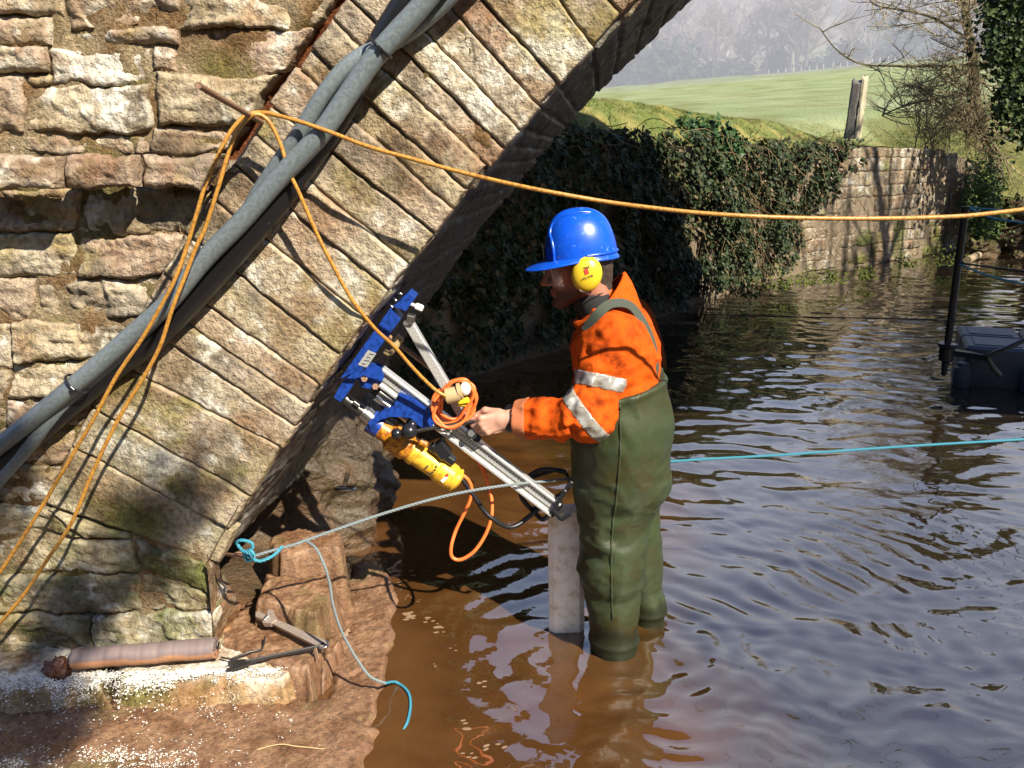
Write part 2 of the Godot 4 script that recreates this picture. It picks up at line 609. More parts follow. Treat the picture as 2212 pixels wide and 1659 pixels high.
# one stone of the wall: corners in face coordinates, anticlockwise from bottom left
func stone(parent: Node3D, called: String, q: Array, proud: float, base: Color, long: Vector2, low: float, cell := 0.008, m: Material = null, rough := 1.0, flat := false) -> void:
	var w: float = maxf(q[0].distance_to(q[1]), q[3].distance_to(q[2]))
	var h: float = maxf(q[0].distance_to(q[3]), q[1].distance_to(q[2]))
	var nu := clampi(int(w / cell), 4, 110) + 3
	var nv := clampi(int(h / cell), 3, 60) + 3
	var P := PackedVector3Array()
	var C := PackedColorArray()
	var sd := rng.randf() * 100
	var tilt := Vector2(rng.randf_range(-1, 1), rng.randf_range(-1, 1)) * 0.007 * rough
	var across := Vector2(-long.y, long.x)
	for j in nv:
		for i in nu:
			var u := clampf((i - 1.0) / (nu - 3), 0, 1)
			var v := clampf((j - 1.0) / (nv - 3), 0, 1)
			var p: Vector2 = (q[0] as Vector2).lerp(q[1], u).lerp((q[3] as Vector2).lerp(q[2], u), v)
			var e := minf(minf(u, 1 - u) * w, minf(v, 1 - v) * h)
			p = warp(p, 0.42 if flat else 1.15)
			var lu := p.dot(long)
			var lv := p.dot(across)
			var bed := n3.get_noise_3d(lu * 5, lv * 26, sd)
			var lump := n3.get_noise_3d(lu * 7, lv * 9, sd + 30)
			var chip := n3.get_noise_3d(lu * 24, lv * 34, sd + 60)
			var z := proud + tilt.x * (u - 0.5) * w * 4 + tilt.y * (v - 0.5) * h * 4 + (bed * 0.005 + lump * 0.006 + chip * 0.005 + terrace(n3.get_noise_3d(lu * 3.4, lv * 7.5, sd + 130) * 3.6 + bed * 0.5) * (0.0035 if flat else 0.005)) * rough
			var r := (0.007 if flat else 0.02) * (1.0 + chip * 1.4 + lump * 1.0)
			if e < r:
				var k := 1 - e / r
				z -= k * k * (0.006 if flat else 0.010) + k * 0.0015
			# flaked corners and split beds
			var sp := n3.get_noise_3d(lu * 3.1, lv * 3.5, sd + 90)
			z -= smoothstep(0.20, 0.27, sp) * 0.010 * rough
			if i == 0 or j == 0 or i == nu - 1 or j == nv - 1: z -= 0.06
			P.append(fp(p.x, p.y, z))
			C.append(stone_tint(base, p.x, p.y, sd * 0.02, low))
	var b := MB.new()
	b.grid(nu, nv, P, C)
	part(parent, called, b, m if m else M.sandstone)

func ring_hit(a: Vector2, b: Vector2, r: float) -> Vector2:   # the line through a and b meets the circle nearest to b
	var d := (b - a).normalized()
	var oc := a - RING_C
	var bb := oc.dot(d)
	var disc := sqrt(maxf(bb * bb - oc.length_squared() + r * r, 0))
	var p1 := a + d * (-bb - disc)
	var p2 := a + d * (-bb + disc)
	return p1 if p1.distance_to(b) < p2.distance_to(b) else p2

const STONE_BASE := [Color(0.50, 0.41, 0.28), Color(0.46, 0.35, 0.245), Color(0.54, 0.47, 0.335), Color(0.41, 0.335, 0.25), Color(0.48, 0.335, 0.235), Color(0.52, 0.44, 0.27)]

func build_bridge() -> void:
	var br := thing("stone_arch_bridge", "old weathered sandstone arch bridge with a ring of thin stones", "bridge", fp(-0.6, 0.0))
	# the ring: joints read from the photograph (outer end, inner end)
	var J := [[1210, 0, 1275, 94], [1051, 7, 1203, 176], [987, 29, 1131, 194], [925, 76, 1077, 234], [871, 108, 1066, 299], [825, 144, 1044, 349], [789, 212, 1001, 403], [756, 252, 969, 446], [699, 317, 925, 493], [652, 378, 871, 562], [619, 446, 835, 620], [560, 508, 782, 680], [497, 578, 731, 761], [439, 653, 684, 830], [389, 693, 652, 868], [360, 736, 630, 916], [317, 819, 590, 959], [259, 916, 533, 1071], [216, 999, 478, 1135], [100, 1092, 455, 1215]]
	var joints := []
	for q in J:
		var a := st(q[0], q[1])
		var b := st(q[2], q[3])
		joints.append([ring_hit(b, a, RING_R + RING_T), ring_hit(a, b, RING_R)])
	# above the picture the ring goes on
	var ang: float = (joints[0][1] - RING_C).angle()
	for k in 9:
		ang -= 0.0135 + 0.003 * (k % 3)
		joints.push_front([RING_C + Vector2.from_angle(ang) * (RING_R + RING_T), RING_C + Vector2.from_angle(ang) * RING_R])
	for k in joints.size() - 1:
		var up: Array = joints[k]
		var dn: Array = joints[k + 1]
		var long: Vector2 = (up[1] - up[0]).normalized()
		var gap := 0.0012 + 0.0035 * rng.randf() * rng.randf()
		var g: Vector2 = (dn[1] - up[1]).normalized() * gap
		var inner := rng.randf_range(-0.012, 0.012)
		var outer := rng.randf_range(-0.02, 0.005)
		var base: Color = STONE_BASE[(k * 5 + 2) % 6]
		base = base.lerp(Color(0.44, 0.36, 0.255), 0.6)
		var low := clampf((0.95 - dn[1].y) * 0.9, 0, 0.5)
		stone(br, "voussoir", [dn[0] + long * outer - g, dn[1] + long * inner - g, up[1] + long * inner + g, up[0] + long * outer + g], rng.randf_range(-0.004, 0.014), base, long, low, 0.0065, null, 0.45, true)
	# coursed stones left of the ring
	var R := [[-60, -75, 140, 30], [150, -75, 385, 60], [393, -75, 790, 60], [-60, 34, 112, 97], [118, 64, 385, 98], [-60, 101, 108, 154], [112, 102, 332, 181], [389, 64, 720, 155], [336, 102, 385, 156], [62, 158, 110, 181], [346, 160, 680, 272], [62, 185, 330, 284], [-60, 158, 58, 285], [-60, 289, 50, 331], [54, 288, 290, 331], [334, 276, 600, 332], [294, 288, 330, 331],
		[-60, 408, 160, 500], [165, 410, 470, 505], [-60, 504, 160, 600], [165, 509, 470, 600], [72, 604, 420, 692], [-60, 604, 68, 696], [-60, 700, 16, 798], [20, 696, 340, 782], [14, 786, 310, 862], [-60, 802, 10, 928], [14, 866, 290, 930], [-60, 932, 170, 1010], [174, 934, 260, 1000], [-60, 1014, 200, 1092]]
	for q in R:
		var tl := st(q[0], q[1]); var tr := st(q[2], q[1]); var brr := st(q[2], q[3]); var bl := st(q[0], q[3])
		var rr := RING_R + RING_T + (0.045 if q[1] < 330 else 0.012)
		tr = clip_ring(tl, tr, rr); brr = clip_ring(bl, brr, rr)
		var over: bool = q[1] < 330
		var proud := rng.randf_range(-0.004, 0.011) + (0.012 if over else -0.014)
		var base: Color = (STONE_BASE[rng.randi() % 6] as Color).lerp(Color(0.43, 0.345, 0.25), 0.55)
		stone(br, "stone", [bl, brr, tr, tl], proud, base, Vector2(1, 0), 0.0, 0.0085, null, 1.35)
	# the course that juts out and shades the wall below
	for q in [[-60, 336, 178, 402, 0.165], [183, 336, 330, 404, 0.135], [334, 337, 520, 406, 0.09]]:
		var tl := st(q[0], q[1]); var tr := st(q[2], q[1]); var brr := st(q[2], q[3]); var bl := st(q[0], q[3])
		tr = clip_ring(tl, tr, RING_R + RING_T + 0.02); brr = clip_ring(bl, brr, RING_R + RING_T + 0.02)
		stone(br, "overhanging_stone", [bl, brr, tr, tl], q[4], Color(0.38, 0.29, 0.21), Vector2(1, 0), 0.0, 0.0085, null, 0.9)
	# courses under the foot of the ring
	for q in [[-60, 1096, 95, 1098, 180, 1163, -60, 1161], [-60, 1166, 280, 1170, 300, 1236, -60, 1240], [102, 1100, 280, 1160, 278, 1166, 186, 1164], [286, 1170, 450, 1224, 460, 1280, 304, 1240], [-60, 1245, 300, 1241, 300, 1321, -60, 1325], [305, 1245, 462, 1285, 470, 1317, 304, 1321], [-60, 1330, 200, 1327, 200, 1412, -60, 1412], [205, 1326, 470, 1321, 474, 1402, 204, 1410]]:
		var pts := []
		for k in 4: pts.append(st(q[k * 2], q[k * 2 + 1]))
		stone(br, "stone", [pts[3], pts[2], pts[1], pts[0]], rng.randf_range(0.0, 0.02), Color(0.42, 0.36, 0.23), Vector2(1, 0), 0.8, 0.0085, null, 1.3)
	# mortar and rubble core behind the stones, with the parapet above the picture
	var b := MB.new()
	var P := PackedVector3Array()
	var C := PackedColorArray()
	for seg in [[-4.5, -1.65, 12, 0.0, 8.6, 2], [-1.65, 2.2, 330, 0.0, 2.7, 110], [-1.65, 2.2, 60, 2.7, 8.6, 2], [2.2, 15.0, 300, 0.0, 8.6, 2]]:
		P = PackedVector3Array(); C = PackedColorArray()
		var cols: int = seg[2]
		var rows: int = seg[5]
		for j in rows:
			for i in cols:
				var s: float = lerpf(seg[0], seg[1], float(i) / (cols - 1))
				var foot: float = wall_foot(s) if seg[3] == 0.0 else 2.7
				var t := lerpf(maxf(foot, -0.4), maxf(seg[4], foot), float(j) / (rows - 1))
				var off := -0.001
				var crev := 0.0
				if rows > 2:
					off += n3.get_noise_2d(s * 9, t * 9) * 0.016 + n3.get_noise_2d(s * 26, t * 26) * 0.009 - 0.026 * smoothstep(1.9, 1.8, t) * smoothstep(0.55, 0.65, t)
					var cr := Vector2(s, t).distance_to(RING_C) - RING_R - RING_T - 0.02
					crev = smoothstep(0.05, 0.02, absf(cr)) * smoothstep(1.7, 1.95, t)
					off -= 0.07 * crev
					if cr < -0.02: off -= 0.013
				P.append(fp(s, t, off))
				var c := Color(0.22, 0.13, 0.06).lerp(Color(0.38, 0.29, 0.17), clampf(0.5 + n2.get_noise_2d(s * 8, t * 8) * 1.4, 0, 1))
				c = c.lerp(Color(0.16, 0.14, 0.04), clampf(n2.get_noise_2d(s * 4 + 30, t * 4) * 2.5 - 0.1, 0, 0.7))
				C.append(c.lerp(Color(0.2, 0.07, 0.03), crev))
		b.grid(cols, rows, P, C)
	part(br, "mortar_core", b, M.mortar)
	# the underside of the arch, course after course
	b = MB.new()
	P = PackedVector3Array(); C = PackedColorArray()
	var angs := PackedFloat32Array()
	for q in joints: angs.append((q[1] - RING_C).angle())
	var a0 := 2.617
	var a1 := 0.52
	var na := 900
	var nd := 130
	var depth := 2.15
	for j in nd:
		for i in na:
			var f := float(i) / (na - 1)
			var a := a0 - (a0 - a1) * (f * 0.30 / 0.55 if f < 0.55 else 0.30 + (f - 0.55) / 0.45 * 0.70)
			var row := 0.0
			var g := 1.0
			for k in angs.size() - 1:
				if a <= angs[k + 1] and a > angs[k]:
					g = minf(a - angs[k], angs[k + 1] - a) * RING_R
					row = k
			if a < angs[0]:
				var w := fposmod(a * RING_R, 0.12)
				g = minf(w, 0.12 - w); row = floorf(a * RING_R / 0.12)
			var dd := depth * j / (nd - 1)
			var cj := fposmod(dd + fposmod(row * 0.377, 0.55), 0.55)
			g = minf(g, minf(cj, 0.55 - cj))
			var lump := n3.get_noise_3d(a * 30, dd * 3, row * 0.7) * 0.012 + n3.get_noise_3d(a * 150, dd * 16, 9) * 0.012 + n3.get_noise_3d(a * 9, dd * 2.6, row * 9.3) * 0.016
			var r := RING_R + lump + clampf(1 - g / 0.012, 0, 1) * 0.02
			if j == 0: r += 0.06
			var q := RING_C + Vector2.from_angle(a) * r
			P.append(fp(q.x, q.y, -0.012 - dd))
			var c := stone_tint(Color(0.12, 0.09, 0.055), a * 8, dd, row, 0.12).lerp(Color(0.036, 0.028, 0.017), 0.9 * smoothstep(-0.05, 0.16, dd))  # stone darkened with depth to paint the shade under the arch
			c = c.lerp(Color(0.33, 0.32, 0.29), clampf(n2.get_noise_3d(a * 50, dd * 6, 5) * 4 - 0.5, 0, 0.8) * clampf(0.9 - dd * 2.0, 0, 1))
			C.append(c)
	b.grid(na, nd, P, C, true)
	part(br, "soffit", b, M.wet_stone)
	# back face and deck, off the picture
	b = MB.new()
	P = PackedVector3Array(); C = PackedColorArray()
	for j in 2:
		for i in 200:
			var s := -4.5 + i * (19.5 / 199)
			P.append(fp(s, wall_foot(s) if j == 0 else 8.6, -2.17))
			C.append(Color(0.2, 0.16, 0.11))
	b.grid(200, 2, P, C, true)
	part(br, "back_wall", b, M.mortar)
	b = MB.new()
	b.box(Transform3D(Basis(es, Vector3.UP, -en).orthonormalized(), fp(5.25, 8.62, -1.1)), Vector3(19.5, 0.1, 2.3), 0.02)
	part(br, "deck", b, M.mortar)
	# inner wall under the springing, hollowed out and wet
	b = MB.new()
	P = PackedVector3Array(); C = PackedColorArray()
	var nz := 240
	var nt := 120
	for j in nt:
		for i in nz:
			var dd := -0.03 + 2.2 * i / (nz - 1)
			var t := -0.25 + 0.98 * j / (nt - 1)
			var q := RING_C + Vector2(-sqrt(maxf(pow(RING_R + 0.02, 2) - pow(t - RING_C.y, 2), 0)), t - RING_C.y)
			var s := -0.55 if t < 0.49 else q.x
			var lump := n3.get_noise_3d(dd * 3.2, t * 4.2, 77) * 0.09 + n3.get_noise_3d(dd * 10, t * 8, 78) * 0.04 + n3.get_noise_3d(dd * 30, t * 24, 79) * 0.012
			s += lump * clampf((0.75 - t) * 4, 0, 1) * clampf(dd * 6 + 0.1, 0, 1)
			# a washed-out hollow, and a bulge behind it
			s -= 0.8 * exp(-pow((dd - 0.6) / 0.36, 6)) * clampf((0.72 - t + n3.get_noise_2d(dd * 9, 4) * 0.12) * 8, 0, 1) * clampf((t - 0.1) * 6, 0, 1)
			s += (0.24 + n3.get_noise_2d(dd * 5, t * 5) * 0.12) * exp(-pow((dd - 1.55) / 0.5, 4)) * clampf((0.66 - t + n3.get_noise_2d(dd * 6, 9) * 0.1) * 5, 0, 1)
			P.append(fp(s, t, -dd))
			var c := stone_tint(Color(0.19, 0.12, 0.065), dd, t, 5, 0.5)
			c = c.lerp(Color(0.066, 0.045, 0.02), 0.9 * smoothstep(0.15, 0.5, dd) + 0.1)  # muddier brown further in, also darkened to paint the shade of the hollow
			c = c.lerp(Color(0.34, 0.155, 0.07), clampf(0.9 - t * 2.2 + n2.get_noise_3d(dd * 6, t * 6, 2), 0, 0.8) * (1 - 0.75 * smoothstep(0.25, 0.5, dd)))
			C.append(c)
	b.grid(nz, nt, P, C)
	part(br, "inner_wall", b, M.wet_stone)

func clip_ring(l: Vector2, r: Vector2, rr: float) -> Vector2:
	if r.distance_to(RING_C) > rr: return r
	var dy := r.y - RING_C.y
	var x := RING_C.x - sqrt(maxf(rr * rr - dy * dy, 0))
	return Vector2(maxf(x, l.x + 0.01), r.y)

func wall_foot(s: float) -> float:
	var x := s - RING_C.x
	if absf(x) >= RING_R * 0.866: return -0.4
	var y := RING_C.y + sqrt(RING_R * RING_R - x * x) + 0.05
	return y if y > 0.47 else -0.4


# a block with a flat-ish top: outline in plan, height of its top
func slab(parent: Node3D, called: String, poly: PackedVector2Array, top: float, edge: float, drop: float, m: Material, tint: Callable, cell := 0.012, rough := 1.0, slope := Vector2.ZERO) -> void:
	var lo := Vector2(1e9, 1e9)
	var hi := -lo
	for p in poly:
		lo = lo.min(p); hi = hi.max(p)
	lo -= Vector2.ONE * edge; hi += Vector2.ONE * edge
	var nx := int((hi.x - lo.x) / cell) + 2
	var nz := int((hi.y - lo.y) / cell) + 2
	var b := MB.new()
	var P := PackedVector3Array()
	var C := PackedColorArray()
	var keep := PackedByteArray()
	var sd := rng.randf() * 90
	var mid := (lo + hi) * 0.5
	for j in nz:
		for i in nx:
			var q := lo + Vector2(i, j) * cell
			var w := q + Vector2(n3.get_noise_3d(q.x * 8, q.y * 8, sd), n3.get_noise_3d(q.x * 8, q.y * 8, sd + 9)) * 0.03
			var d := 1e9
			for k in poly.size():
				d = minf(d, w.distance_to(Geometry2D.get_closest_point_to_segment(w, poly[k], poly[(k + 1) % poly.size()])))
			if not Geometry2D.is_point_in_polygon(w, poly): d = -d
			var h := top + (q - mid).dot(slope) + (n3.get_noise_3d(q.x * 5, q.y * 5, sd + 20) * 0.022 + n3.get_noise_3d(q.x * 16, q.y * 16, sd + 30) * 0.014 + n3.get_noise_3d(q.x * 50, q.y * 50, sd + 30) * 0.008) * rough
			var k2 := clampf(0.5 - d / edge, 0, 1)
			h -= drop * k2 * k2 * (3 - 2 * k2) * (1 + n3.get_noise_3d(q.x * 20, q.y * 20, sd) * 0.3)
			P.append(Vector3(q.x, h, q.y))
			C.append(tint.call(q.x, h, q.y))
			keep.append(1 if d > -edge else 0)
	b.grid(nx, nz, P, C, true)
	var ix := PackedInt32Array()
	for k in range(0, b.ix.size(), 3):
		if keep[b.ix[k]] or keep[b.ix[k + 1]] or keep[b.ix[k + 2]]:
			ix.append(b.ix[k]); ix.append(b.ix[k + 1]); ix.append(b.ix[k + 2])
	b.ix = ix
	part(parent, called, b, m)

func plan(a: Array, y: float) -> PackedVector2Array:
	var o := PackedVector2Array()
	for k in range(0, a.size(), 2):
		var p := aty(a[k], a[k + 1], y)
		o.append(Vector2(p.x, p.z))
	return o

func build_footing() -> void:
	var mud := func(x: float, y: float, z: float) -> Color:
		var a := n2.get_noise_3d(x * 4, y * 4, z * 4)
		var b := n2.get_noise_3d(x * 18, y * 18, z * 18)
		var c := Color(0.2, 0.105, 0.055).lerp(Color(0.29, 0.165, 0.09), clampf(0.5 + b * 1.2, 0, 1))
		return c.lerp(Color(0.17, 0.13, 0.05), clampf((a + b * 0.3 - 0.1) * 2.4, 0, 0.7))
	var ledge := func(x: float, y: float, z: float) -> Color:
		var a := n2.get_noise_3d(x * 4, y * 4, z * 4)
		var b := n2.get_noise_3d(x * 16, y * 16, z * 16)
		var c := Color(0.36, 0.25, 0.13).lerp(Color(0.4, 0.21, 0.1), clampf(0.4 + b, 0, 1))
		c = c.lerp(Color(0.13, 0.14, 0.035), clampf((a + b * 0.5 - 0.02) * 2.6, 0, 0.75))
		c = c.lerp(Color(0.56, 0.48, 0.34), clampf((-a + b * 0.8 - 0.2) * 2.2, 0, 0.6))
		# dust of the stone that was drilled
		return c.lerp(Color(0.72, 0.68, 0.58), clampf((y - 0.095) * 40, 0, 1) * clampf(0.55 + n2.get_noise_2d(x * 5, z * 9) * 1.6 + b * 0.5 - (x + 1.0) * 0.5, 0, 0.9))
	var f := thing("stepped_footing", "broken stone footing coated in red mud, stepping down into the water", "stone footing", aty(700, 1400, 0.0))
	slab(f, "ledge_stone", plan([-120, 1395, 230, 1393, 240, 1482, -120, 1492], 0.115), 0.118, 0.055, 0.13, M.sandstone, ledge, 0.009, 0.6)
	slab(f, "ledge_stone", plan([250, 1391, 490, 1385, 640, 1440, 615, 1478, 250, 1480], 0.115), 0.12, 0.05, 0.13, M.sandstone, ledge, 0.009, 0.6)
	slab(f, "footing_stone", plan([455, 1392, 526, 1297, 682, 1316, 700, 1410, 670, 1462], 0.13), 0.135, 0.05, 0.2, M.mud_stone, mud, 0.009, 0.9)
	slab(f, "footing_stone", plan([560, 1236, 716, 1235, 722, 1273, 690, 1322, 540, 1302], 0.24), 0.235, 0.045, 0.24, M.mud_stone, mud, 0.009, 1.0)
	slab(f, "footing_stone", plan([575, 1165, 640, 1142, 752, 1150, 735, 1182, 590, 1200], 0.33), 0.33, 0.045, 0.36, M.mud_stone, mud, 0.009, 0.9)
	slab(f, "footing_stone", plan([752, 1216, 826, 1212, 866, 1273, 856, 1350, 836, 1450, 800, 1600, 700, 1620, 705, 1420, 740, 1258], 0.02), 0.022, 0.06, 0.13, M.mud_stone, mud, 0.01, 0.8)
	slab(f, "footing_stone", plan([690, 1300, 745, 1250, 752, 1300, 722, 1440, 690, 1470], 0.08), 0.08, 0.05, 0.15, M.mud_stone, mud, 0.009, 1.2)
	slab(f, "mud_shelf", plan([-200, 1500, 640, 1500, 740, 1500, 818, 1560, 790, 1700, 760, 1990, -300, 1990], 0.03), 0.032, 0.1, 0.12, M.mud_stone, mud, 0.012, 0.55)


# ---------------------------------------------------------------- river, field, far wall
const SHORE := [Vector2(-40, -5.0), Vector2(-3, -5.6), Vector2(-0.6, -7.4), Vector2(0.98, -9.4), Vector2(2.24, -11.3), Vector2(3.97, -13.9), Vector2(6.34, -15.85), Vector2(9.4, -18.3), Vector2(12, -20.6), Vector2(17, -23), Vector2(40, -27), Vector2(400, -60)]

func shore(x: float) -> float:
	for k in SHORE.size() - 1:
		if x <= SHORE[k + 1].x:
			return lerpf(SHORE[k].y, SHORE[k + 1].y, clampf((x - SHORE[k].x) / (SHORE[k + 1].x - SHORE[k].x), 0, 1))
	return SHORE[SHORE.size() - 1].y

func wall_top(x: float) -> float:
	if x < 8.0: return 2.03 + 0.04 * sin(x * 1.3)
	return lerpf(2.02, 1.72, clampf((x - 8.0) / 1.4, 0, 1))

func field_h(x: float, z: float) -> float:
	var D := -z
	var d := shore(x) - z
	var u := x / maxf(D, 1.0)
	var far := clampf((D - 16) / 160.0, 0, 1)
	var h := 2.16 + maxf(D - 19.0, 0) * (0.0695 + (u - 0.11) * 0.108)
	h += 1.4 * far * (1 - far) * 4.0 * 0.5
	if D > 185: h += (D - 185) * 0.10 + pow(maxf(D - 225, 0), 1.25) * 0.085
	h += n2.get_noise_2d(x * 0.05, z * 0.05) * 0.5 * clampf((D - 25) / 60, 0, 1)
	# the grassy mound behind the wall, and the bank where the wall ends
	var m := clampf(d / 1.6, 0, 1) * clampf(1 - (d - 2.2) / 3.2, 0, 1) * clampf((6.6 - x) / 2.6, 0, 1)
	var near := wall_top(x) - 0.03 + 0.52 * m * m * (3 - 2 * m)
	if x > 9.0:
		var k := clampf((x - 9.0) / 1.2, 0, 1)
		var bank := lerpf(-0.5, 2.0, smoothstep(0.0, 4.2, d)) + n2.get_noise_2d(x * 0.8, z * 0.8) * 0.25
		near = lerpf(near, bank, k)
	return lerpf(near, h, smoothstep(3.0, 7.5, d))

func build_land() -> void:
	# the field, and the hill behind it: one sheet from the far bank to the horizon
	var b := MB.new()
	var P := PackedVector3Array()
	var C := PackedColorArray()
	var nx := 300
	var nd := 170
	for j in nd:
		var d := pow(float(j) / (nd - 1), 2.6) * 330.0 + j * 0.035
		for i in nx:
			var f := float(i) / (nx - 1) * 2 - 1
			var x := 5.0 + 11.0 * f + signf(f) * pow(absf(f), 4.0) * (230.0 if f > 0 else 60.0)
			var z := shore(x) - d - 0.12
			var y := field_h(x, z)
			var D := -z
			if d < 7.0: y += n2.get_noise_2d(x * 2.5, z * 2.5) * 0.07 + n2.get_noise_2d(x * 9, z * 9) * 0.025
			P.append(Vector3(x, y, z))
			var c := Color(0.27, 0.295, 0.165)
			c = c.lerp(Color(0.33, 0.335, 0.21), clampf(0.4 + n2.get_noise_2d(x * 0.3, z * 0.3) * 1.3, 0, 1))
			if d < 6.5:
				var rough := clampf((6.5 - d) / 2.0, 0, 1)
				c = c.lerp(Color(0.12, 0.14, 0.035).lerp(Color(0.26, 0.2, 0.07), clampf(0.35 + n2.get_noise_2d(x * 2.2, z * 2.2) * 2.0, 0, 1)), rough * 0.85)
				if x > 9.4: c = c.lerp(Color(0.13, 0.12, 0.05), 0.6)
			if D > 205: c = Color(0.28, 0.23, 0.19).lerp(Color(0.27, 0.3, 0.16), clampf((235 - D) / 12.0, 0, 1) * clampf((x - 55) / 15.0, 0, 1))
			C.append(c)
	b.grid(nx, nd, P, C)
	single("field", b, M.grass_ground, "pale green sloping pasture rising to a wooded hill beyond the river", "", "", "structure")
	# the bed of the river
	b = MB.new()
	P = PackedVector3Array(); C = PackedColorArray()
	for j in 60:
		for i in 90:
			var x := -8.0 + 34.0 * i / 89
			var z := 3.0 - 33.0 * j / 59
			P.append(Vector3(x, -0.42 + n2.get_noise_2d(x, z) * 0.16, z))
			C.append(Color(0.13, 0.09, 0.03).lerp(Color(0.05, 0.04, 0.02), clampf(0.5 + n2.get_noise_2d(x * 4, z * 4) * 1.5, 0, 1)))
	b.grid(90, 60, P, C)
	single("river_bed", b, M.bank_earth, "brown silty bed under the river", "", "", "structure")
	# unseen bank behind the viewer, its steep rise added to block low sky
	b = MB.new()
	P = PackedVector3Array(); C = PackedColorArray()
	for j in 60:
		for i in 80:
			var z := -1.75 + pow(j / 59.0, 1.6) * 40.0
			var x := -30.0 + 70.0 * i / 79
			var up := clampf((z + 1.75) / 1.6, 0, 1)
			var y := -0.5 + up * 0.75 + maxf(z - 3.5, 0) * 0.62 + n2.get_noise_2d(x * 0.3, z * 0.3) * 0.5 * clampf(z / 4, 0, 1)
			P.append(Vector3(x, y, z))
			C.append(Color(0.08, 0.07, 0.035))
	b.grid(80, 60, P, C, true)
	single("raised_near_bank", b, M.bank_earth, "unseen earth bank on the side of the viewer, made steep to block the low sky", "", "", "structure")

func wave(x: float, z: float) -> float:
	var far := clampf((-z - 3.0) / 6.0, 0, 1)
	var left := clampf((0.35 - x) * 1.4, 0, 1)
	var amp := lerpf(0.7, 1.1, far) * lerpf(1.0, 0.4, left)
	var wx := x + n1.get_noise_2d(x * 1.1, z * 1.1) * 0.25
	var wz := z + n1.get_noise_2d(x * 1.1 + 40, z * 1.1) * 0.25
	var h := n1.get_noise_2d(wx * 2.1, wz * 5.2) * 0.017
	h += n1.get_noise_2d(wx * 5.5 + 9, wz * 11.0) * 0.0062
	h += n1.get_noise_2d(wx * 14 + 30, wz * 22) * 0.0014
	h *= amp
	# rings that spread from the legs
	for c in [Vector3(0.37, -3.12, 1.0), Vector3(0.52, -3.42, 0.7)]:
		var r := Vector2(x - c.x, z - c.y).length() + n1.get_noise_2d(x * 1.7, z * 1.7) * 0.09
		h += sin(r * 46.0) * 0.005 * c.z * exp(-r * 0.75) * (0.35 + 0.65 * clampf((x - 0.3) * 3, 0, 1))
	return h

func build_water() -> void:
	var b := MB.new()
	var P := PackedVector3Array()
	var C := PackedColorArray()
	var nx := 440
	var nz := 460
	var feet := PackedVector2Array()
	for j in nz:
		var f := float(j) / (nz - 1)
		var z := -1.5 - 7.0 * f - 22.0 * pow(f, 3.2)
		for i in nx:
			var g := float(i) / (nx - 1) * 2 - 1
			var x := 1.0 + 3.4 * g + signf(g) * pow(absf(g), 3.2) * 22.0
			P.append(Vector3(x, wave(x, z), z))
			var a := n2.get_noise_2d(x * 0.9, z * 0.9)
			var c := Color(0.092, 0.043, 0.013).lerp(Color(0.024, 0.018, 0.009), clampf((x - 0.15) * 1.1 + a, 0, 1))
			c.a = lerpf(0.93, 0.84, clampf((x - 1.2) * 0.8 + a, 0, 1))
			C.append(c)
	b.grid(nx, nz, P, C)
	single("river_water", b, M.water, "brown rippled river water reflecting the pale sky", "", "", "structure")
	var xs := []; var cs := []
	for q in [[884, 1330, 0.03], [905, 1337, 0.045], [955, 1365, 0.035], [895, 1238, 0.022], [870, 1220, 0.014], [862, 1262, 0.02], [930, 1345, 0.02], [1040, 1470, 0.02], [1000, 1560, 0.03], [1075, 1610, 0.025], [905, 1300, 0.012], [980, 1400, 0.014], [1010, 1640, 0.02], [940, 1440, 0.012], [1110, 1530, 0.014], [880, 1290, 0.01]]:
		for k in 4:
			var p := aty(q[0], q[1], 0.0) + Vector3(rng.randfn(), 0, rng.randfn()) * float(q[2]) * 0.8
			p.y = wave(p.x, p.z) + 0.002
			xs.append(Transform3D(Basis.from_scale(Vector3(q[2], 0.002, q[2] * 0.5) * rng.randf_range(0.15, 0.6)).rotated(Vector3.UP, rng.randf() * 0.6), p))
			cs.append(Color(0.19, 0.115, 0.06))
	var fl := MB.new()
	fl.ball(Transform3D(), 12, 6)
	tag(scatter("foam", self, fl.mesh(), M.chips, xs, cs), "small flecks of pale brown foam on the water near the footing", "foam", "", "stuff")

# a point of the far wall: metres along it from its left end, height
var wall_len := PackedFloat32Array()
func on_wall(a: float, y: float, off := 0.0) -> Vector3:
	var k := 0
	while k < wall_len.size() - 2 and a > wall_len[k + 1]: k += 1
	var p: Vector2 = SHORE[k + 1]
	var q: Vector2 = SHORE[k + 2]
	var w := p.lerp(q, (a - wall_len[k]) / (wall_len[k + 1] - wall_len[k]))
	var d := (q - p).normalized()
	var nn := Vector2(-d.y, d.x)
	var o := w + nn * off
	return Vector3(o.x, y, o.y)

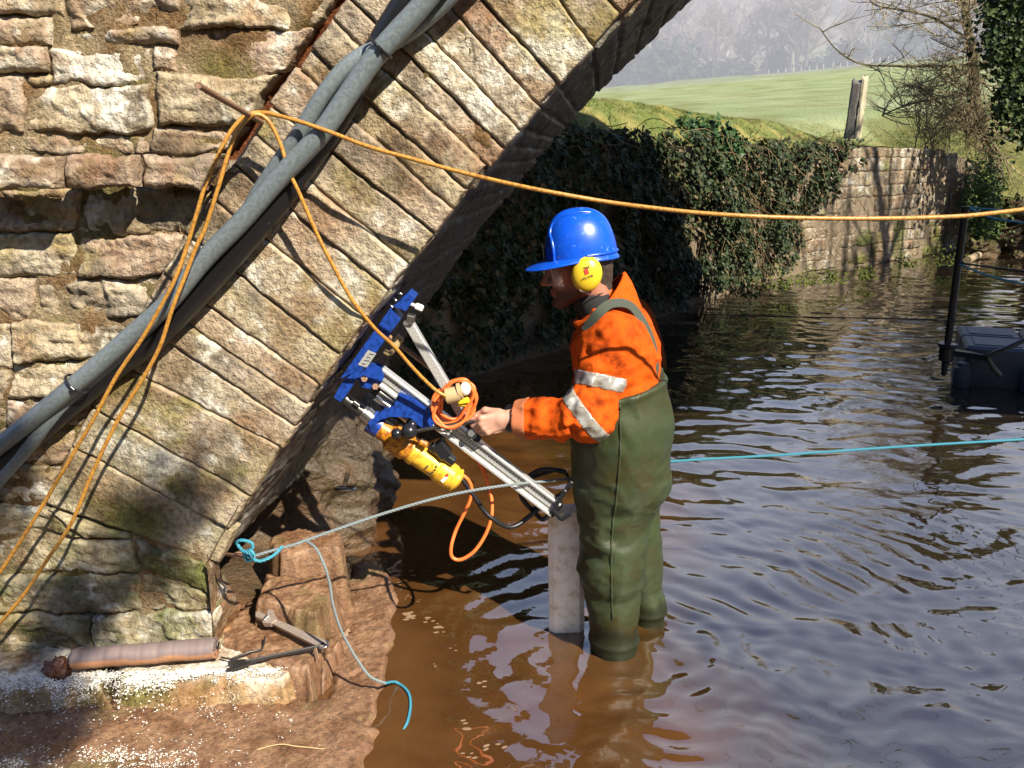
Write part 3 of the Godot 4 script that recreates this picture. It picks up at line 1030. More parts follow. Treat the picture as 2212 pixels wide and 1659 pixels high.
func build_far_wall() -> void:
	wall_len.append(0)
	for k in range(1, 7): wall_len.append(wall_len[k - 1] + SHORE[k].distance_to(SHORE[k + 1]))
	var total: float = wall_len[6]
	var w := thing("retaining_wall", "high rubble stone retaining wall along the far bank, half covered by ivy", "wall", on_wall(total * 0.5, 0))
	var b := MB.new()
	var P := PackedVector3Array()
	var C := PackedColorArray()
	for j in 2:
		for i in 200:
			var a := total * i / 199
			var q := on_wall(a, 0)
			P.append(on_wall(a, -0.5 if j == 0 else wall_top(q.x) - 0.03, -0.007))
			C.append(Color(0.24, 0.185, 0.125))
	b.grid(200, 2, P, C)
	for i in 100:
		pass
	part(w, "mortar_core", b, M.mortar)
	# end of the wall and its top
	b = MB.new()
	P = PackedVector3Array(); C = PackedColorArray()
	for j in 6:
		for i in 200:
			var a := total * i / 199
			var q := on_wall(a, 0)
			P.append(on_wall(a, wall_top(q.x) - 0.02 + n2.get_noise_2d(a * 3, j * 0.4) * 0.02, -0.05 - 0.13 * j))
			C.append(Color(0.26, 0.21, 0.1).lerp(Color(0.3, 0.27, 0.22), clampf(n2.get_noise_2d(a * 2, j) + 0.4, 0, 1)))
	b.grid(200, 6, P, C)
	part(w, "wall_head", b, M.wall_stone)
	# the bare stretch: each stone
	var a0 := wall_len[5] - 2.2
	var y := 0.02
	var row := 0
	while y < 1.95:
		var hh := rng.randf_range(0.15, 0.25)
		var a := a0 + rng.randf() * 0.3
		while a < total - 0.02:
			var ww := minf(rng.randf_range(0.25, 0.62), total - a)
			var top := minf(y + hh, wall_top(on_wall(a + ww * 0.5, 0).x))
			if top - y > 0.05 and ww > 0.06: far_stone(w, a + 0.003, a + ww - 0.003, y + 0.002, top - 0.002)
			a += ww
		y += hh
		row += 1

func far_stone(w: Node3D, a0: float, a1: float, y0: float, y1: float) -> void:
	var nu := 9
	var nv := 6
	var P := PackedVector3Array()
	var C := PackedColorArray()
	var base: Color = [Color(0.36, 0.28, 0.195), Color(0.34, 0.25, 0.17), Color(0.38, 0.31, 0.21), Color(0.33, 0.27, 0.19)][rng.randi() % 4]
	var pr := rng.randf_range(-0.012, 0.016)
	for j in nv + 2:
		for i in nu + 2:
			var u := clampf((i - 1.0) / (nu - 1), 0, 1)
			var v := clampf((j - 1.0) / (nv - 1), 0, 1)
			var edge := i == 0 or j == 0 or i == nu + 1 or j == nv + 1
			var a := lerpf(a0, a1, u)
			var y := lerpf(y0, y1, v)
			var z := pr + n3.get_noise_2d(a * 6, y * 9) * 0.016
			var e := minf(minf(u, 1 - u) * (a1 - a0), minf(v, 1 - v) * (y1 - y0))
			z -= 0.005 * clampf(1 - e / 0.02, 0, 1)
			a += n3.get_noise_2d(a * 5, y * 5 + 50) * 0.03
			y += n3.get_noise_2d(a * 5 + 70, y * 5) * 0.025
			P.append(on_wall(a, y, -0.04 if edge else z))
			var c := base
			var l := n2.get_noise_2d(a * 5, y * 3)
			c = c.lerp(Color(0.6, 0.58, 0.5), clampf((l + n2.get_noise_2d(a * 25, y * 14) - 0.3 + (0.22 if y1 > 1.8 else 0.0)) * 3.0, 0, 0.9))
			c = c.lerp(Color(0.14, 0.16, 0.03), clampf((n2.get_noise_2d(a * 1.4 + 20, y * 1.2) - y * 0.22 + 0.02) * 3.0, 0, 0.8))
			c = c.lerp(Color(0.09, 0.07, 0.05), clampf((n2.get_noise_2d(a * 5 + 90, y * 0.6) - 0.08) * 3.0, 0, 0.7))
			C.append(c)
	var b := MB.new()
	b.grid(nu + 2, nv + 2, P, C)
	part(w, "stone", b, M.wall_stone)


# ---------------------------------------------------------------- the man
var B_TORSO := []
var B_ARM := []
var B_FAR_ARM := []
var B_LEGS := []
var B_BODY := []
var HX := Transform3D()

func cuts(p: Vector3, a: Vector3, d: Vector3) -> float:   # outside where p lies beyond a along d
	return (p - a).dot(d)

func fold(p: Vector3, f: float, sd: float) -> float:
	return 1.0 - absf(n1.get_noise_3d(p.x * f + sd, p.y * f * 1.25, p.z * f)) * 3.2

func build_person() -> void:
	var root := thing("person", "man in a blue helmet, orange jacket and green chest waders standing in the river", "person", aty(1330, 1415, 0.0))
	# joints, read off the photograph with their distance
	var sh := atz(1322, 738, 3.13); var el := atz(1268, 902, 3.06); var wr := atz(1108, 904, 3.14)
	var sh2 := atz(1318, 735, 3.50); var el2 := atz(1255, 895, 3.54); var wr2 := atz(1150, 905, 3.42)
	var neck := atz(1300, 660, 3.3); var chest := atz(1328, 760, 3.3); var waist := atz(1338, 900, 3.3); var hip := atz(1338, 1010, 3.3)
	var dz := Vector3(0, 0, 0.075)
	B_TORSO = [[neck + Vector3(0.01, -0.02, 0), atz(1322, 705, 3.3), 0.07, 0.125], [chest + dz, waist + dz, 0.148, 0.145], [chest - dz, waist - dz, 0.148, 0.145], [sh + Vector3(0, -0.01, -0.02), sh2 + Vector3(0, -0.01, 0.02), 0.098, 0.095], [waist + dz, hip + dz, 0.145, 0.155], [waist - dz, hip - dz, 0.145, 0.155]]
	B_ARM = [[sh, el, 0.098, 0.085], [el, wr, 0.085, 0.064]]
	B_FAR_ARM = [[sh2, el2, 0.095, 0.08], [el2, wr2, 0.08, 0.062]]
	var hipn := atz(1334, 1040, 3.22); var kn := atz(1322, 1225, 3.18); var an := atz(1324, 1405, 3.2)
	var hipf := atz(1352, 1030, 3.42); var kf := atz(1372, 1205, 3.42); var af := atz(1398, 1340, 3.42)
	B_LEGS = [[hipn, kn, 0.158, 0.126], [kn, an + Vector3(0, 0.06, 0), 0.128, 0.094], [an + Vector3(0, 0.06, 0), an + Vector3(0, -0.04, 0), 0.088, 0.086], [hipf, kf, 0.15, 0.105], [kf, af + Vector3(0, 0.08, 0), 0.104, 0.075], [af + Vector3(0, 0.08, 0), af + Vector3(0, -0.06, 0), 0.07, 0.072]]
	var toe_n := [an + Vector3(0.0, -0.05, 0), an + Vector3(-0.17, -0.1, 0), 0.055, 0.05]
	var toe_f := [af + Vector3(0.0, -0.06, 0), af + Vector3(-0.17, -0.1, 0), 0.05, 0.045]
	# head, in axes of its own: x forward, y up, z to the camera side
	var fwd := (atz(1124, 561, 3.3) - atz(1318, 541, 3.3)).normalized()
	var up := Vector3.BACK.cross(fwd).normalized()
	up = -up if up.y < 0 else up
	HX = Transform3D(Basis(fwd, up, fwd.cross(up)), atz(1246, 566, 3.3))
	var head := func(q: Vector3) -> float:
		var p := HX.affine_inverse() * q
		var m := Vector3(p.x, p.y, absf(p.z))
		var d := cone(p, Vector3(-0.035, 0.03, 0), Vector3(0.02, 0.04, 0), 0.087, 0.08)
		d = smin(d, cone(m, Vector3(0.05, -0.02, 0.022), Vector3(0.06, -0.115, 0.012), 0.055, 0.034), 0.03)
		d = smin(d, cone(m, Vector3(-0.015, -0.085, 0.05), Vector3(0.066, -0.14, 0.014), 0.03, 0.02), 0.03)
		d = smin(d, cone(p, Vector3(0.078, -0.148, 0), Vector3(0.086, -0.146, 0), 0.022, 0.018), 0.02)
		d = smin(d, cone(m, Vector3(0.094, 0.004, 0.0), Vector3(0.082, 0.002, 0.036), 0.016, 0.013), 0.02)
		d = smin(d, cone(p, Vector3(0.1, -0.012, 0), Vector3(0.132, -0.066, 0), 0.01, 0.0125), 0.014)
		d = smin(d, cone(m, Vector3(0.114, -0.07, 0.005), Vector3(0.106, -0.068, 0.015), 0.009, 0.008), 0.012)
		d = smin(d, cone(m, Vector3(0.101, -0.096, 0), Vector3(0.09, -0.098, 0.02), 0.0085, 0.005), 0.008)
		d = smin(d, cone(m, Vector3(0.098, -0.112, 0), Vector3(0.088, -0.112, 0.017), 0.009, 0.005), 0.008)
		d = maxf(d, -cone(m, Vector3(0.107, -0.024, 0.03), Vector3(0.102, -0.026, 0.044), 0.0135, 0.011))
		d = smin(d, m.distance_to(Vector3(0.091, -0.025, 0.031)) - 0.0125, 0.003)
		d = smin(d, cone(p, Vector3(-0.03, -0.03, 0), HX.affine_inverse() * (neck + Vector3(0.005, -0.03, 0)), 0.06, 0.066), 0.035)
		return d
	var skin_bones := []
	for q in B_TORSO + B_ARM + B_FAR_ARM + B_LEGS: skin_bones.append([q[0], q[1], q[2] * 0.72, q[3] * 0.72])
	var b := MB.new()
	var lo := atz(1100, 700, 3.3); var hi := atz(1450, 640, 3.3)
	nets(b, func(p: Vector3): return bones(p, skin_bones, 0.05), Vector3(wr.x - 0.1, -0.1, -3.8), Vector3(0.78, neck.y + 0.03, -2.9), 0.016)
	b.col = Color(0.75, 0.52, 0.43)
	var o_head := b.v.size()
	nets(b, head, HX.origin + Vector3(-0.2, -0.25, -0.13), HX.origin + Vector3(0.2, 0.15, 0.13), 0.0045)
	for k in range(o_head, b.v.size()):
		var q := HX.affine_inverse() * b.v[k]
		var beard := clampf((-0.078 - q.y) * 40 + n1.get_noise_3d(q.x * 60, q.y * 60, q.z * 60) * 0.6, 0, 1) * clampf((q.x + 0.03) * 30, 0, 1) * clampf((q.y + 0.2) * 30, 0, 1)
		if absf(q.y + 0.104) < 0.014 and q.x > 0.09: beard = 0.0
		b.c[k] = Color(0.75, 0.52, 0.43).lerp(Color(0.15, 0.085, 0.055), beard * 0.92)
		if absf(q.y - 0.006) < 0.007 and q.x > 0.07 and absf(q.z) > 0.008: b.c[k] = Color(0.15, 0.1, 0.08)
		if absf(q.y + 0.104) < 0.012 and q.x > 0.09: b.c[k] = Color(0.7, 0.36, 0.32)
	b.col = Color(1.7, 2.3, 2.7)  # skin paled to paint the hands as bleached by the sun
	# the hand round the feed lever: palm, four fingers and the thumb
	var hand_x := Transform3D(Basis(), Vector3.ZERO)
	var fx := (atz(1012, 922, 3.1) - atz(1092, 902, 3.1)).normalized()
	hand_x.basis = Basis(fx, Vector3.BACK.cross(fx).normalized() * -1.0, Vector3.BACK)
	if hand_x.basis.y.y < 0: hand_x.basis.y = -hand_x.basis.y
	hand_x.origin = atz(1088, 904, 3.12)
	var hb := []
	var pt := func(x: float, y: float, z: float) -> Vector3: return hand_x * Vector3(x, y, z)
	hb.append([pt.call(-0.06, 0.0, 0), pt.call(0.012, 0.0, 0.004), 0.031, 0.031])
	for k in 4:
		var yy := 0.026 - 0.019 * k
		var kx: float = [0.078, 0.083, 0.078, 0.068][k]
		var r: float = [0.0105, 0.0105, 0.0098, 0.0085][k]
		hb.append([pt.call(0.01, yy * 0.6, 0.006), pt.call(kx, yy, 0.02), 0.02, r * 1.25])
		hb.append([pt.call(kx, yy, 0.02), pt.call(kx + 0.036 - 0.003 * k, yy - 0.004, -0.002), r * 1.18, r])
		hb.append([pt.call(kx + 0.036 - 0.003 * k, yy - 0.004, -0.002), pt.call(kx + 0.02, yy - 0.006, -0.03), r, r * 0.92])
		hb.append([pt.call(kx + 0.02, yy - 0.006, -0.03), pt.call(kx - 0.004, yy - 0.004, -0.028), r * 0.92, r * 0.8])
	var tb := [[pt.call(0.015, 0.024, -0.006), pt.call(0.06, 0.041, -0.022), 0.018, 0.0125], [pt.call(0.06, 0.041, -0.022), pt.call(0.098, 0.03, -0.034), 0.012, 0.009]]
	nets(b, func(p: Vector3): return minf(smin(bones(p, hb, 0.009), bones(p, tb, 0.01), 0.012), 1e9), hand_x.origin + Vector3(-0.17, -0.1, -0.085), hand_x.origin + Vector3(0.08, 0.09, 0.06), 0.0032)
	# the far hand
	var fh := []
	var h2 := wr2
	fh.append([h2, h2 + Vector3(-0.09, -0.01, 0), 0.03, 0.03])
	for k in 4: fh.append([h2 + Vector3(-0.08, 0.02 - 0.018 * k, 0), h2 + Vector3(-0.155, 0.01 - 0.02 * k, 0.02), 0.012, 0.0085])
	fh.append([h2 + Vector3(-0.03, 0.02, 0.02), h2 + Vector3(-0.1, 0.035, 0.05), 0.014, 0.01])
	nets(b, func(p: Vector3): return bones(p, fh, 0.012), h2 + Vector3(-0.2, -0.09, -0.06), h2 + Vector3(0.05, 0.08, 0.1), 0.004)
	part(root, "body", b, M.skin)
	# hair at the back of the head
	b = MB.new()
	nets(b, func(q: Vector3):
		var p := HX.affine_inverse() * q
		var d := cone(p, Vector3(-0.042, 0.03, 0), Vector3(-0.01, 0.045, 0), 0.092, 0.086)
		d = smin(d, cone(p, Vector3(-0.072, -0.03, 0), Vector3(-0.075, -0.1, 0), 0.06, 0.05), 0.03)
		return maxf(d + n1.get_noise_3d(q.x * 60, q.y * 30, q.z * 60) * 0.006, maxf(p.x + 0.012, p.x * 0.9 - p.y - 0.09)), HX.origin + Vector3(-0.1, -0.16, -0.12), HX.origin + Vector3(0.17, 0.14, 0.12), 0.006)
	part(root, "hair", b, M.hair)
	# jacket
	var fd := (wr - el).normalized()
	var cuff := wr - fd * 0.012
	var cuff2 := wr2
	var fd2 := (wr2 - el2).normalized()
	var hem := atz(1340, 925, 3.3)
	var sleeve := func(p: Vector3) -> float:
		var d := bones(p, B_ARM, 0.03)
		var ku := clampf((p - sh).dot((el - sh).normalized()) / sh.distance_to(el), 0, 1)
		d -= 0.004
		# folds that gather at the elbow and along the forearm
		var near_el := exp(-pow(p.distance_to(el) / 0.13, 2))
		var along := (p - el).dot(fd)
		d += sin(along * 62.0 + (p.y - el.y) * 22 + n1.get_noise_3d(p.x * 6, p.y * 6, p.z * 6) * 3.5) * 0.012 * (0.35 + near_el) * smoothstep(0.0, 0.05, along) * (1 - smoothstep(0.16, 0.24, along))
		d += n1.get_noise_3d(p.x * 11, p.y * 7, p.z * 11) * 0.018
		d += absf(n1.get_noise_3d(p.x * 7 + 5, p.y * 9, p.z * 7)) * 0.03 - 0.006
		return d
	var jacket := func(p: Vector3) -> float:
		var d := bones(p, B_TORSO, 0.06) - 0.012
		d += absf(n1.get_noise_3d(p.x * 6, p.y * 8, p.z * 6)) * 0.03 + n1.get_noise_3d(p.x * 13, p.y * 13, p.z * 13) * 0.005 - 0.006
		d = maxf(d, -cuts(p, hem, Vector3.UP))
		var s := maxf(sleeve.call(p), cuts(p, cuff, fd))
		d = smin(d, minf(s, maxf(bones(p, B_FAR_ARM, 0.03), cuts(p, cuff2, fd2))), 0.03)
		return d
	b = MB.new()
	nets(b, jacket, Vector3(wr.x - 0.1, el.y - 0.16, -3.75), Vector3(0.72, neck.y + 0.12, -2.86), 0.009)
	part(root, "jacket", b, M.jacket)
	# dark neck piece painting the shadow under the jaw, and the turned-up collar
	b = MB.new()
	nets(b, func(p: Vector3): return cone(p, atz(1318, 690, 3.3), atz(1272, 640, 3.3), 0.105, 0.066), atz(1180, 760, 3.3) - Vector3(0, 0, 0.15), atz(1400, 560, 3.3) + Vector3(0, 0, 0.15), 0.01)
	part(root, "neck_shadow", b, M.neck_dark)
	b = MB.new()
	var P := PackedVector3Array()
	var lowc := atz(1322, 712, 3.3)
	var topb := atz(1352, 588, 3.3); var topf := atz(1246, 690, 3.3)
	for j in 9:
		for i in 49:
			var a := TAU * i / 48
			var k := minf(j / 7.0, 1.0)
			var ca := cos(a); var sa := sin(a)
			var lo_p := lowc + Vector3(ca * 0.142, -0.012 * ca, sa * 0.15)
			var hi_p := topf.lerp(topb, 0.5 + 0.5 * ca) + Vector3(0, -0.012 * (1 - ca * ca), sa * 0.112)
			var q := lo_p.lerp(hi_p, k) + Vector3(ca, 0, sa) * 0.012 * sin(k * PI)
			if j == 8: q -= Vector3(ca, 0.6, sa) * 0.012
			q += Vector3(1, 1, 1) * n1.get_noise_3d(q.x * 12, q.y * 12, q.z * 12) * 0.008
			P.append(q)
	b.grid(49, 9, P, PackedColorArray(), true, true)
	part(root, "collar", b, M.jacket)
	# dark inner cuff and the two bands on the sleeve
	b = MB.new()
	b.tube(PackedVector3Array([wr - fd * 0.05, wr + fd * 0.014, wr + fd * 0.022, wr + fd * 0.015]), PackedFloat32Array([0.052, 0.053, 0.048, 0.040]), 24)
	part(root, "inner_cuff", b, M.black_rubber)
	b = MB.new()
	nets(b, func(p: Vector3): return maxf(sleeve.call(p) - 0.004, absf((p - (cuff - fd * 0.024)).dot(fd)) - 0.024), cuff + Vector3(-0.1, -0.13, -0.12), cuff + Vector3(0.12, 0.13, 0.12), 0.007)
	part(root, "cuff", b, M.cuff)
	var ud := (el - sh).normalized()
	var b1 := atz(1290, 822, 3.1)
	var nrm1 := (ud + Vector3(0.1, -0.1, 0)).normalized()
	b = MB.new()
	nets(b, func(p: Vector3): return maxf(sleeve.call(p) - 0.0035, absf((p - b1).dot(nrm1)) - 0.027), b1 + Vector3(-0.15, -0.12, -0.15), b1 + Vector3(0.15, 0.12, 0.15), 0.007)
	part(root, "reflective_band", b, M.reflective)
	var b2 := atz(1262, 893, 3.06)
	var n_2 := Vector3(-0.78, -0.62, 0).normalized()
	b = MB.new()
	nets(b, func(p: Vector3): return maxf(sleeve.call(p) - 0.0035, absf((p - b2).dot(n_2)) - 0.027), b2 + Vector3(-0.17, -0.17, -0.15), b2 + Vector3(0.17, 0.17, 0.15), 0.007)
	part(root, "reflective_band", b, M.reflective)
	# chest waders
	var top_f := atz(1240, 845, 3.3); var top_b := atz(1440, 797, 3.3)
	var tdir := (top_b - top_f).cross(Vector3.FORWARD).normalized()
	if tdir.y < 0: tdir = -tdir
	var wader := func(p: Vector3) -> float:
		var d := bones(p, B_TORSO, 0.06) - 0.036
		var g := bones(p, B_LEGS, 0.03)
		g = smin(g, minf(cone(p, toe_n[0], toe_n[1], toe_n[2], toe_n[3]), cone(p, toe_f[0], toe_f[1], toe_f[2], toe_f[3])), 0.03)
		d = smin(d, g, 0.05)
		var low := clampf((1.0 - p.y) / 0.75, 0, 1)
		d += n1.get_noise_3d(p.x * 4, p.y * 6, p.z * 4) * 0.012
		# slack rubber that sags in folds above the ankles and behind the knee
		d += (absf(n1.get_noise_3d(p.x * 5.5 + p.y * 5.0, p.y * 8.5 - p.x * 4.0, p.z * 4)) * 3.0 - 0.55) * 0.016 * low * (0.3 + 0.7 * clampf(n1.get_noise_3d(p.x * 2.0, p.y * 2.5, 7) * 3 + 0.5, 0, 1)) * clampf((p.y - 0.1) * 8, 0.0, 1)
		d += absf(n1.get_noise_3d(p.x * 5, p.y * 5 + p.x * 5, p.z * 5 + 30)) * 0.016 * (1 - low)
		if p.y > 0.85:
			var q := (p - top_b).dot(tdir)
			d -= 0.005 * exp(-pow((q + 0.014) / 0.011, 2))
			d = maxf(d, q)
		d -= 0.006 * exp(-pow((p.y - 0.05) / 0.012, 2))
		return d
	b = MB.new()
	nets(b, wader, Vector3(-0.02, -0.16, -3.72), Vector3(0.76, top_b.y + 0.04, -2.92), 0.0105)
	for k in b.v.size():
		var p := b.v[k]
		var c := Color.WHITE
		var sp := n1.get_noise_3d(p.x * 30, p.y * 22, p.z * 30) + n1.get_noise_3d(p.x * 7, p.y * 4, p.z * 7) * 0.7
		c = c.lerp(Color(3.6, 2.9, 2.3), clampf((sp - 0.36) * 3.0, 0, 0.8) * clampf(1.25 - p.y, 0.1, 1))
		c = c.lerp(Color(1.9, 1.25, 0.75), clampf((n1.get_noise_3d(p.x * 4 + 9, p.y * 2.5, p.z * 4) - 0.05) * 2.0, 0, 0.6))
		c = c.lerp(Color(0.45, 0.42, 0.36), smoothstep(0.17, 0.09, p.y + n1.get_noise_3d(p.x * 9, 3, p.z * 9) * 0.05))
		b.c[k] = c
	part(root, "waders", b, M.wader)
	# the welded side seam
	b = MB.new()
	var seam := PackedVector3Array()
	for k in 50:
		var y := lerpf(0.2, 1.2, k / 49.0)
		var x := lerpf(an.x - 0.02, atz(1322, 850, 3.2).x, k / 49.0) - 0.012 * sin(k * 0.13)
		var zz := -2.75
		while zz > -3.4 and wader.call(Vector3(x, y, zz)) > 0.0: zz -= 0.006
		seam.append(Vector3(x, y, zz + 0.003))
	b.tube(curve(seam, 2), rad(0.0045), 6)
	part(root, "seam", b, M.wader)
	# braces over the shoulder
	b = MB.new()
	var strap := func(b: MB, path: Array, w: float):
		var c := curve(zpath(path), 8)
		var S := PackedVector3Array()
		for j in 2:
			for i in c.size():
				var d := (c[mini(i + 1, c.size() - 1)] - c[maxi(i - 1, 0)]).normalized()
				var sd := d.cross((c[i] - atz(1325, 790, 3.3)) * Vector3(1, 0.55, 1)).normalized()
				S.append(c[i] + sd * w * (j - 0.5))
		b.grid(c.size(), 2, S)
		var S3 := PackedVector3Array()
		for q in S: S3.append(q + (atz(1325, 790, 3.3) - q).normalized() * 0.003)
		b.grid(c.size(), 2, S3, PackedColorArray(), true)
	strap.call(b, [[1262, 716, 3.12], [1292, 677, 3.1], [1322, 655, 3.13], [1362, 660, 3.16], [1392, 700, 3.16], [1410, 745, 3.15], [1416, 790, 3.14], [1414, 812, 3.14]], 0.038)
	part(root, "brace", b, M.strap)
	b = MB.new()
	strap.call(b, [[1270, 690, 3.42], [1300, 655, 3.45], [1352, 640, 3.47], [1396, 664, 3.46], [1424, 735, 3.44], [1436, 800, 3.42]], 0.038)
	part(root, "brace", b, M.strap)
	build_helmet(root)

func build_helmet(root: Node3D) -> void:
	var hx := HX
	var h := Node3D.new()
	h.name = "helmet"
	root.add_child(h)
	# shell: x from -0.15 to 0.125, dome 0.172 above the rim
	var shell := func(a: float, e: float) -> Vector3:   # a round, e up from the rim (0..1)
		var ca := cos(a); var sa := sin(a)
		var t := e * PI / 2
		var rx := 0.131 if ca > 0 else 0.148
		var k := pow(cos(t), 0.82)
		var y := 0.176 * pow(sin(t), 0.96)
		var x := ca * rx * k
		# forehead of the shell falls steeply
		if ca > 0: x -= 0.012 * ca * (1 - e) * (1 - e)
		return Vector3(x - 0.004 - 0.008 * e, y + 0.016, sa * 0.112 * k)
	var b := MB.new()
	var P := PackedVector3Array()
	for j in 26:
		for i in 65:
			var a := TAU * i / 64
			var e := j / 25.0
			var q: Vector3 = shell.call(a, e)
			# raised ridge over the crown
			var mid := exp(-pow(q.z / 0.03, 4)) * smoothstep(0.25, 0.6, e)
			q += (q - Vector3(0, 0.02, 0)).normalized() * 0.007 * mid
			P.append(hx * q)
	b.grid(65, 26, P, PackedColorArray(), true, true)
	part(h, "shell", b, M.helmet_blue)
	# rim and peak
	b = MB.new()
	P = PackedVector3Array()
	for j in 9:
		for i in 81:
			var a := TAU * i / 80
			var ca := cos(a)
			var k := j / 8.0
			var out := 0.008 + 0.072 * pow(maxf(ca, 0), 1.6)
			var q: Vector3 = shell.call(a, 0.0)
			var ring: Array = [[0.0, 0.012], [0.0, 0.008], [0.25, 0.006], [0.6, 0.003], [0.97, -0.003], [1.0, -0.006], [0.97, -0.009], [0.5, -0.004], [-0.25, -0.002]][j]
			var dir := Vector3(q.x, 0, q.z).normalized()
			q += dir * out * float(ring[0]) + Vector3.UP * (float(ring[1]) - 0.004)
			q.y += -0.018 * pow(maxf(ca, 0), 2) * clampf(ring[0], 0, 1) + 0.004 * sin(a) * sin(a)
			P.append(hx * q)
	b.grid(81, 9, P, PackedColorArray(), true, true)
	part(h, "peak", b, M.helmet_blue)
	# the curved moulding that runs from the peak up over the side, and a rail at the rear
	for s in [1.0, -1.0]:
		b = MB.new()
		var c := PackedVector3Array()
		for q in [[0.72, 0.0], [0.72, 0.14], [0.62, 0.27], [0.42, 0.38], [0.33, 0.52], [0.5, 0.66], [1.0, 0.76], [1.8, 0.80], [2.4, 0.74]]:
			c.append(hx * ((shell.call(s * float(q[0]), q[1]) as Vector3) * Vector3(1, 1, 1)))
		b.tube(curve(c, 6), rad(0.0068), 8)
		part(h, "moulding", b, M.helmet_blue)
		b = MB.new()
		c = PackedVector3Array()
		for k in 12: c.append(hx * (shell.call(s * (1.75 + 1.3 * k / 11.0), 0.05) as Vector3))
		b.tube(c, rad(0.0065), 8)
		part(h, "moulding", b, M.helmet_blue)
		for k in 3:
			b = MB.new()
			var q: Vector3 = shell.call(s * (1.22 + 0.27 * k), 0.80)
			var q2: Vector3 = shell.call(s * (1.36 + 0.27 * k), 0.80)
			b.box(lookx(hx * ((q + q2) * 0.5), hx.basis * (q2 - q), (hx.basis * ((q + q2) * 0.5)).normalized()), Vector3(0.018, 0.009, 0.006), 0.001)
			part(h, "vent", b, M.dark_line)
	b = MB.new()
	var lp := hx * (Vector3(-0.02, 0.006, -0.114))
	b.prism(PackedVector3Array([lp + hx.basis * Vector3(0.012, 0.008, 0), lp + hx.basis * Vector3(0, -0.012, 0), lp + hx.basis * Vector3(-0.012, 0.008, 0)]), Vector3(0, 0, -0.004))
	part(h, "lug", b, M.helmet_blue)
	# lamp clip label at the front
	b = MB.new()
	b.box(Transform3D(hx.basis, hx * Vector3(0.121, 0.05, 0)), Vector3(0.003, 0.05, 0.05), 0.001)
	part(h, "front_label", b, M.plug_beige)
	# clear visor under the peak
	b = MB.new()
	P = PackedVector3Array()
	for j in 8:
		for i in 25:
			var a := -1.15 + 2.3 * i / 24
			P.append(hx * Vector3(0.028 + 0.108 * cos(a) - 0.002 * j, 0.01 - 0.012 * j, 0.098 * sin(a)))
	b.grid(25, 8, P, PackedColorArray(), true)
	part(h, "visor", b, M.visor)
	# ear defenders
	var m := Node3D.new()
	m.name = "ear_defenders"
	root.add_child(m)
	for s in [1.0, -1.0]:
		b = MB.new()
		var ex := hx * Transform3D(Basis().rotated(Vector3.BACK, 0.22), Vector3(-0.026, -0.034, s * 0.1))
		b.ball(ex * Transform3D(Basis.from_scale(Vector3(0.056, 0.066, 0.034)), Vector3(0, 0, s * 0.004)), 28, 18)
		part(m, "ear_cup", b, M.yellow_plastic)
		b = MB.new()
		b.ball(ex * Transform3D(Basis.from_scale(Vector3(0.053, 0.063, 0.018)), Vector3(0, 0, -s * 0.018)), 24, 12)
		part(m, "cushion", b, M.black_rubber)
		b = MB.new()
		var c := PackedVector3Array()
		for q in [[0.02, -0.06, 0.012], [0.0, -0.066, 0.006], [-0.03, -0.075, -0.012], [-0.075, -0.068, -0.05], [-0.1, -0.06, -0.09]]: c.append(ex * (Vector3(q[0], q[1], q[2] * s) + Vector3(0, 0, s * 0.006)))
		b.tube(curve(c, 5), rad(0.0022), 6)
		part(m, "wire_band", b, M.steel)
	# the print on the near cup
	var put := func(text: String, size: float, x: float, y: float, mt: Material):
		var tm := TextMesh.new()
		tm.text = text
		tm.font_size = 32
		tm.pixel_size = size / 32.0
		tm.depth = 0.0006
		tm.material = mt
		var o := MeshInstance3D.new()
		o.mesh = tm
		o.name = "print"
		m.add_child(o, true)
		var ez := sqrt(maxf(1 - pow(x / 0.056, 2) - pow(y / 0.066, 2), 0.05)) * 0.034 + 0.104
		var q := hx * Transform3D(Basis().rotated(Vector3.BACK, 0.22), Vector3(-0.026, -0.034, 0)) * Transform3D(Basis(), Vector3(x, y, -ez))
		# the face looks along -x of the head, so letters run backwards along it
		var zax := Vector3(0.05, 0.1, 1).normalized()
		var xax := (hx.basis * Vector3(-1, 0.22, 0)).normalized()
		xax = (xax - zax * xax.dot(zax)).normalized()
		o.transform = Transform3D(Basis(xax, zax.cross(xax), zax), q.origin + zax * 0.0015 - root.position)
	put.call("3M", 0.016, 0.008, 0.026, M.dark_line)
	put.call("■", 0.02, 0.004, 0.01, M.red_print)
	put.call("PELTOR", 0.011, -0.002, -0.006, M.dark_line)


# ---------------------------------------------------------------- the drilling rig
func bar(b: MB, p: Vector3, q: Vector3, w: float, depth: float, bev := 0.002) -> void:
	var x := lookx((p + q) * 0.5, q - p)
	b.box(x, Vector3(p.distance_to(q), w, depth), bev)

func rod(b: MB, p: Vector3, q: Vector3, r: float, sides := 14) -> void:
	b.tube(PackedVector3Array([p, q]), rad(r), sides)

func zpoly(a: Array, dist: float) -> PackedVector3Array:
	var o := PackedVector3Array()
	for k in range(0, a.size(), 2): o.append(atz(a[k], a[k + 1], dist))
	return o

func one(parent: Node3D, called: String, m: Material, f: Callable) -> MeshInstance3D:
	var b := MB.new()
	f.call(b)
	return part(parent, called, b, m)

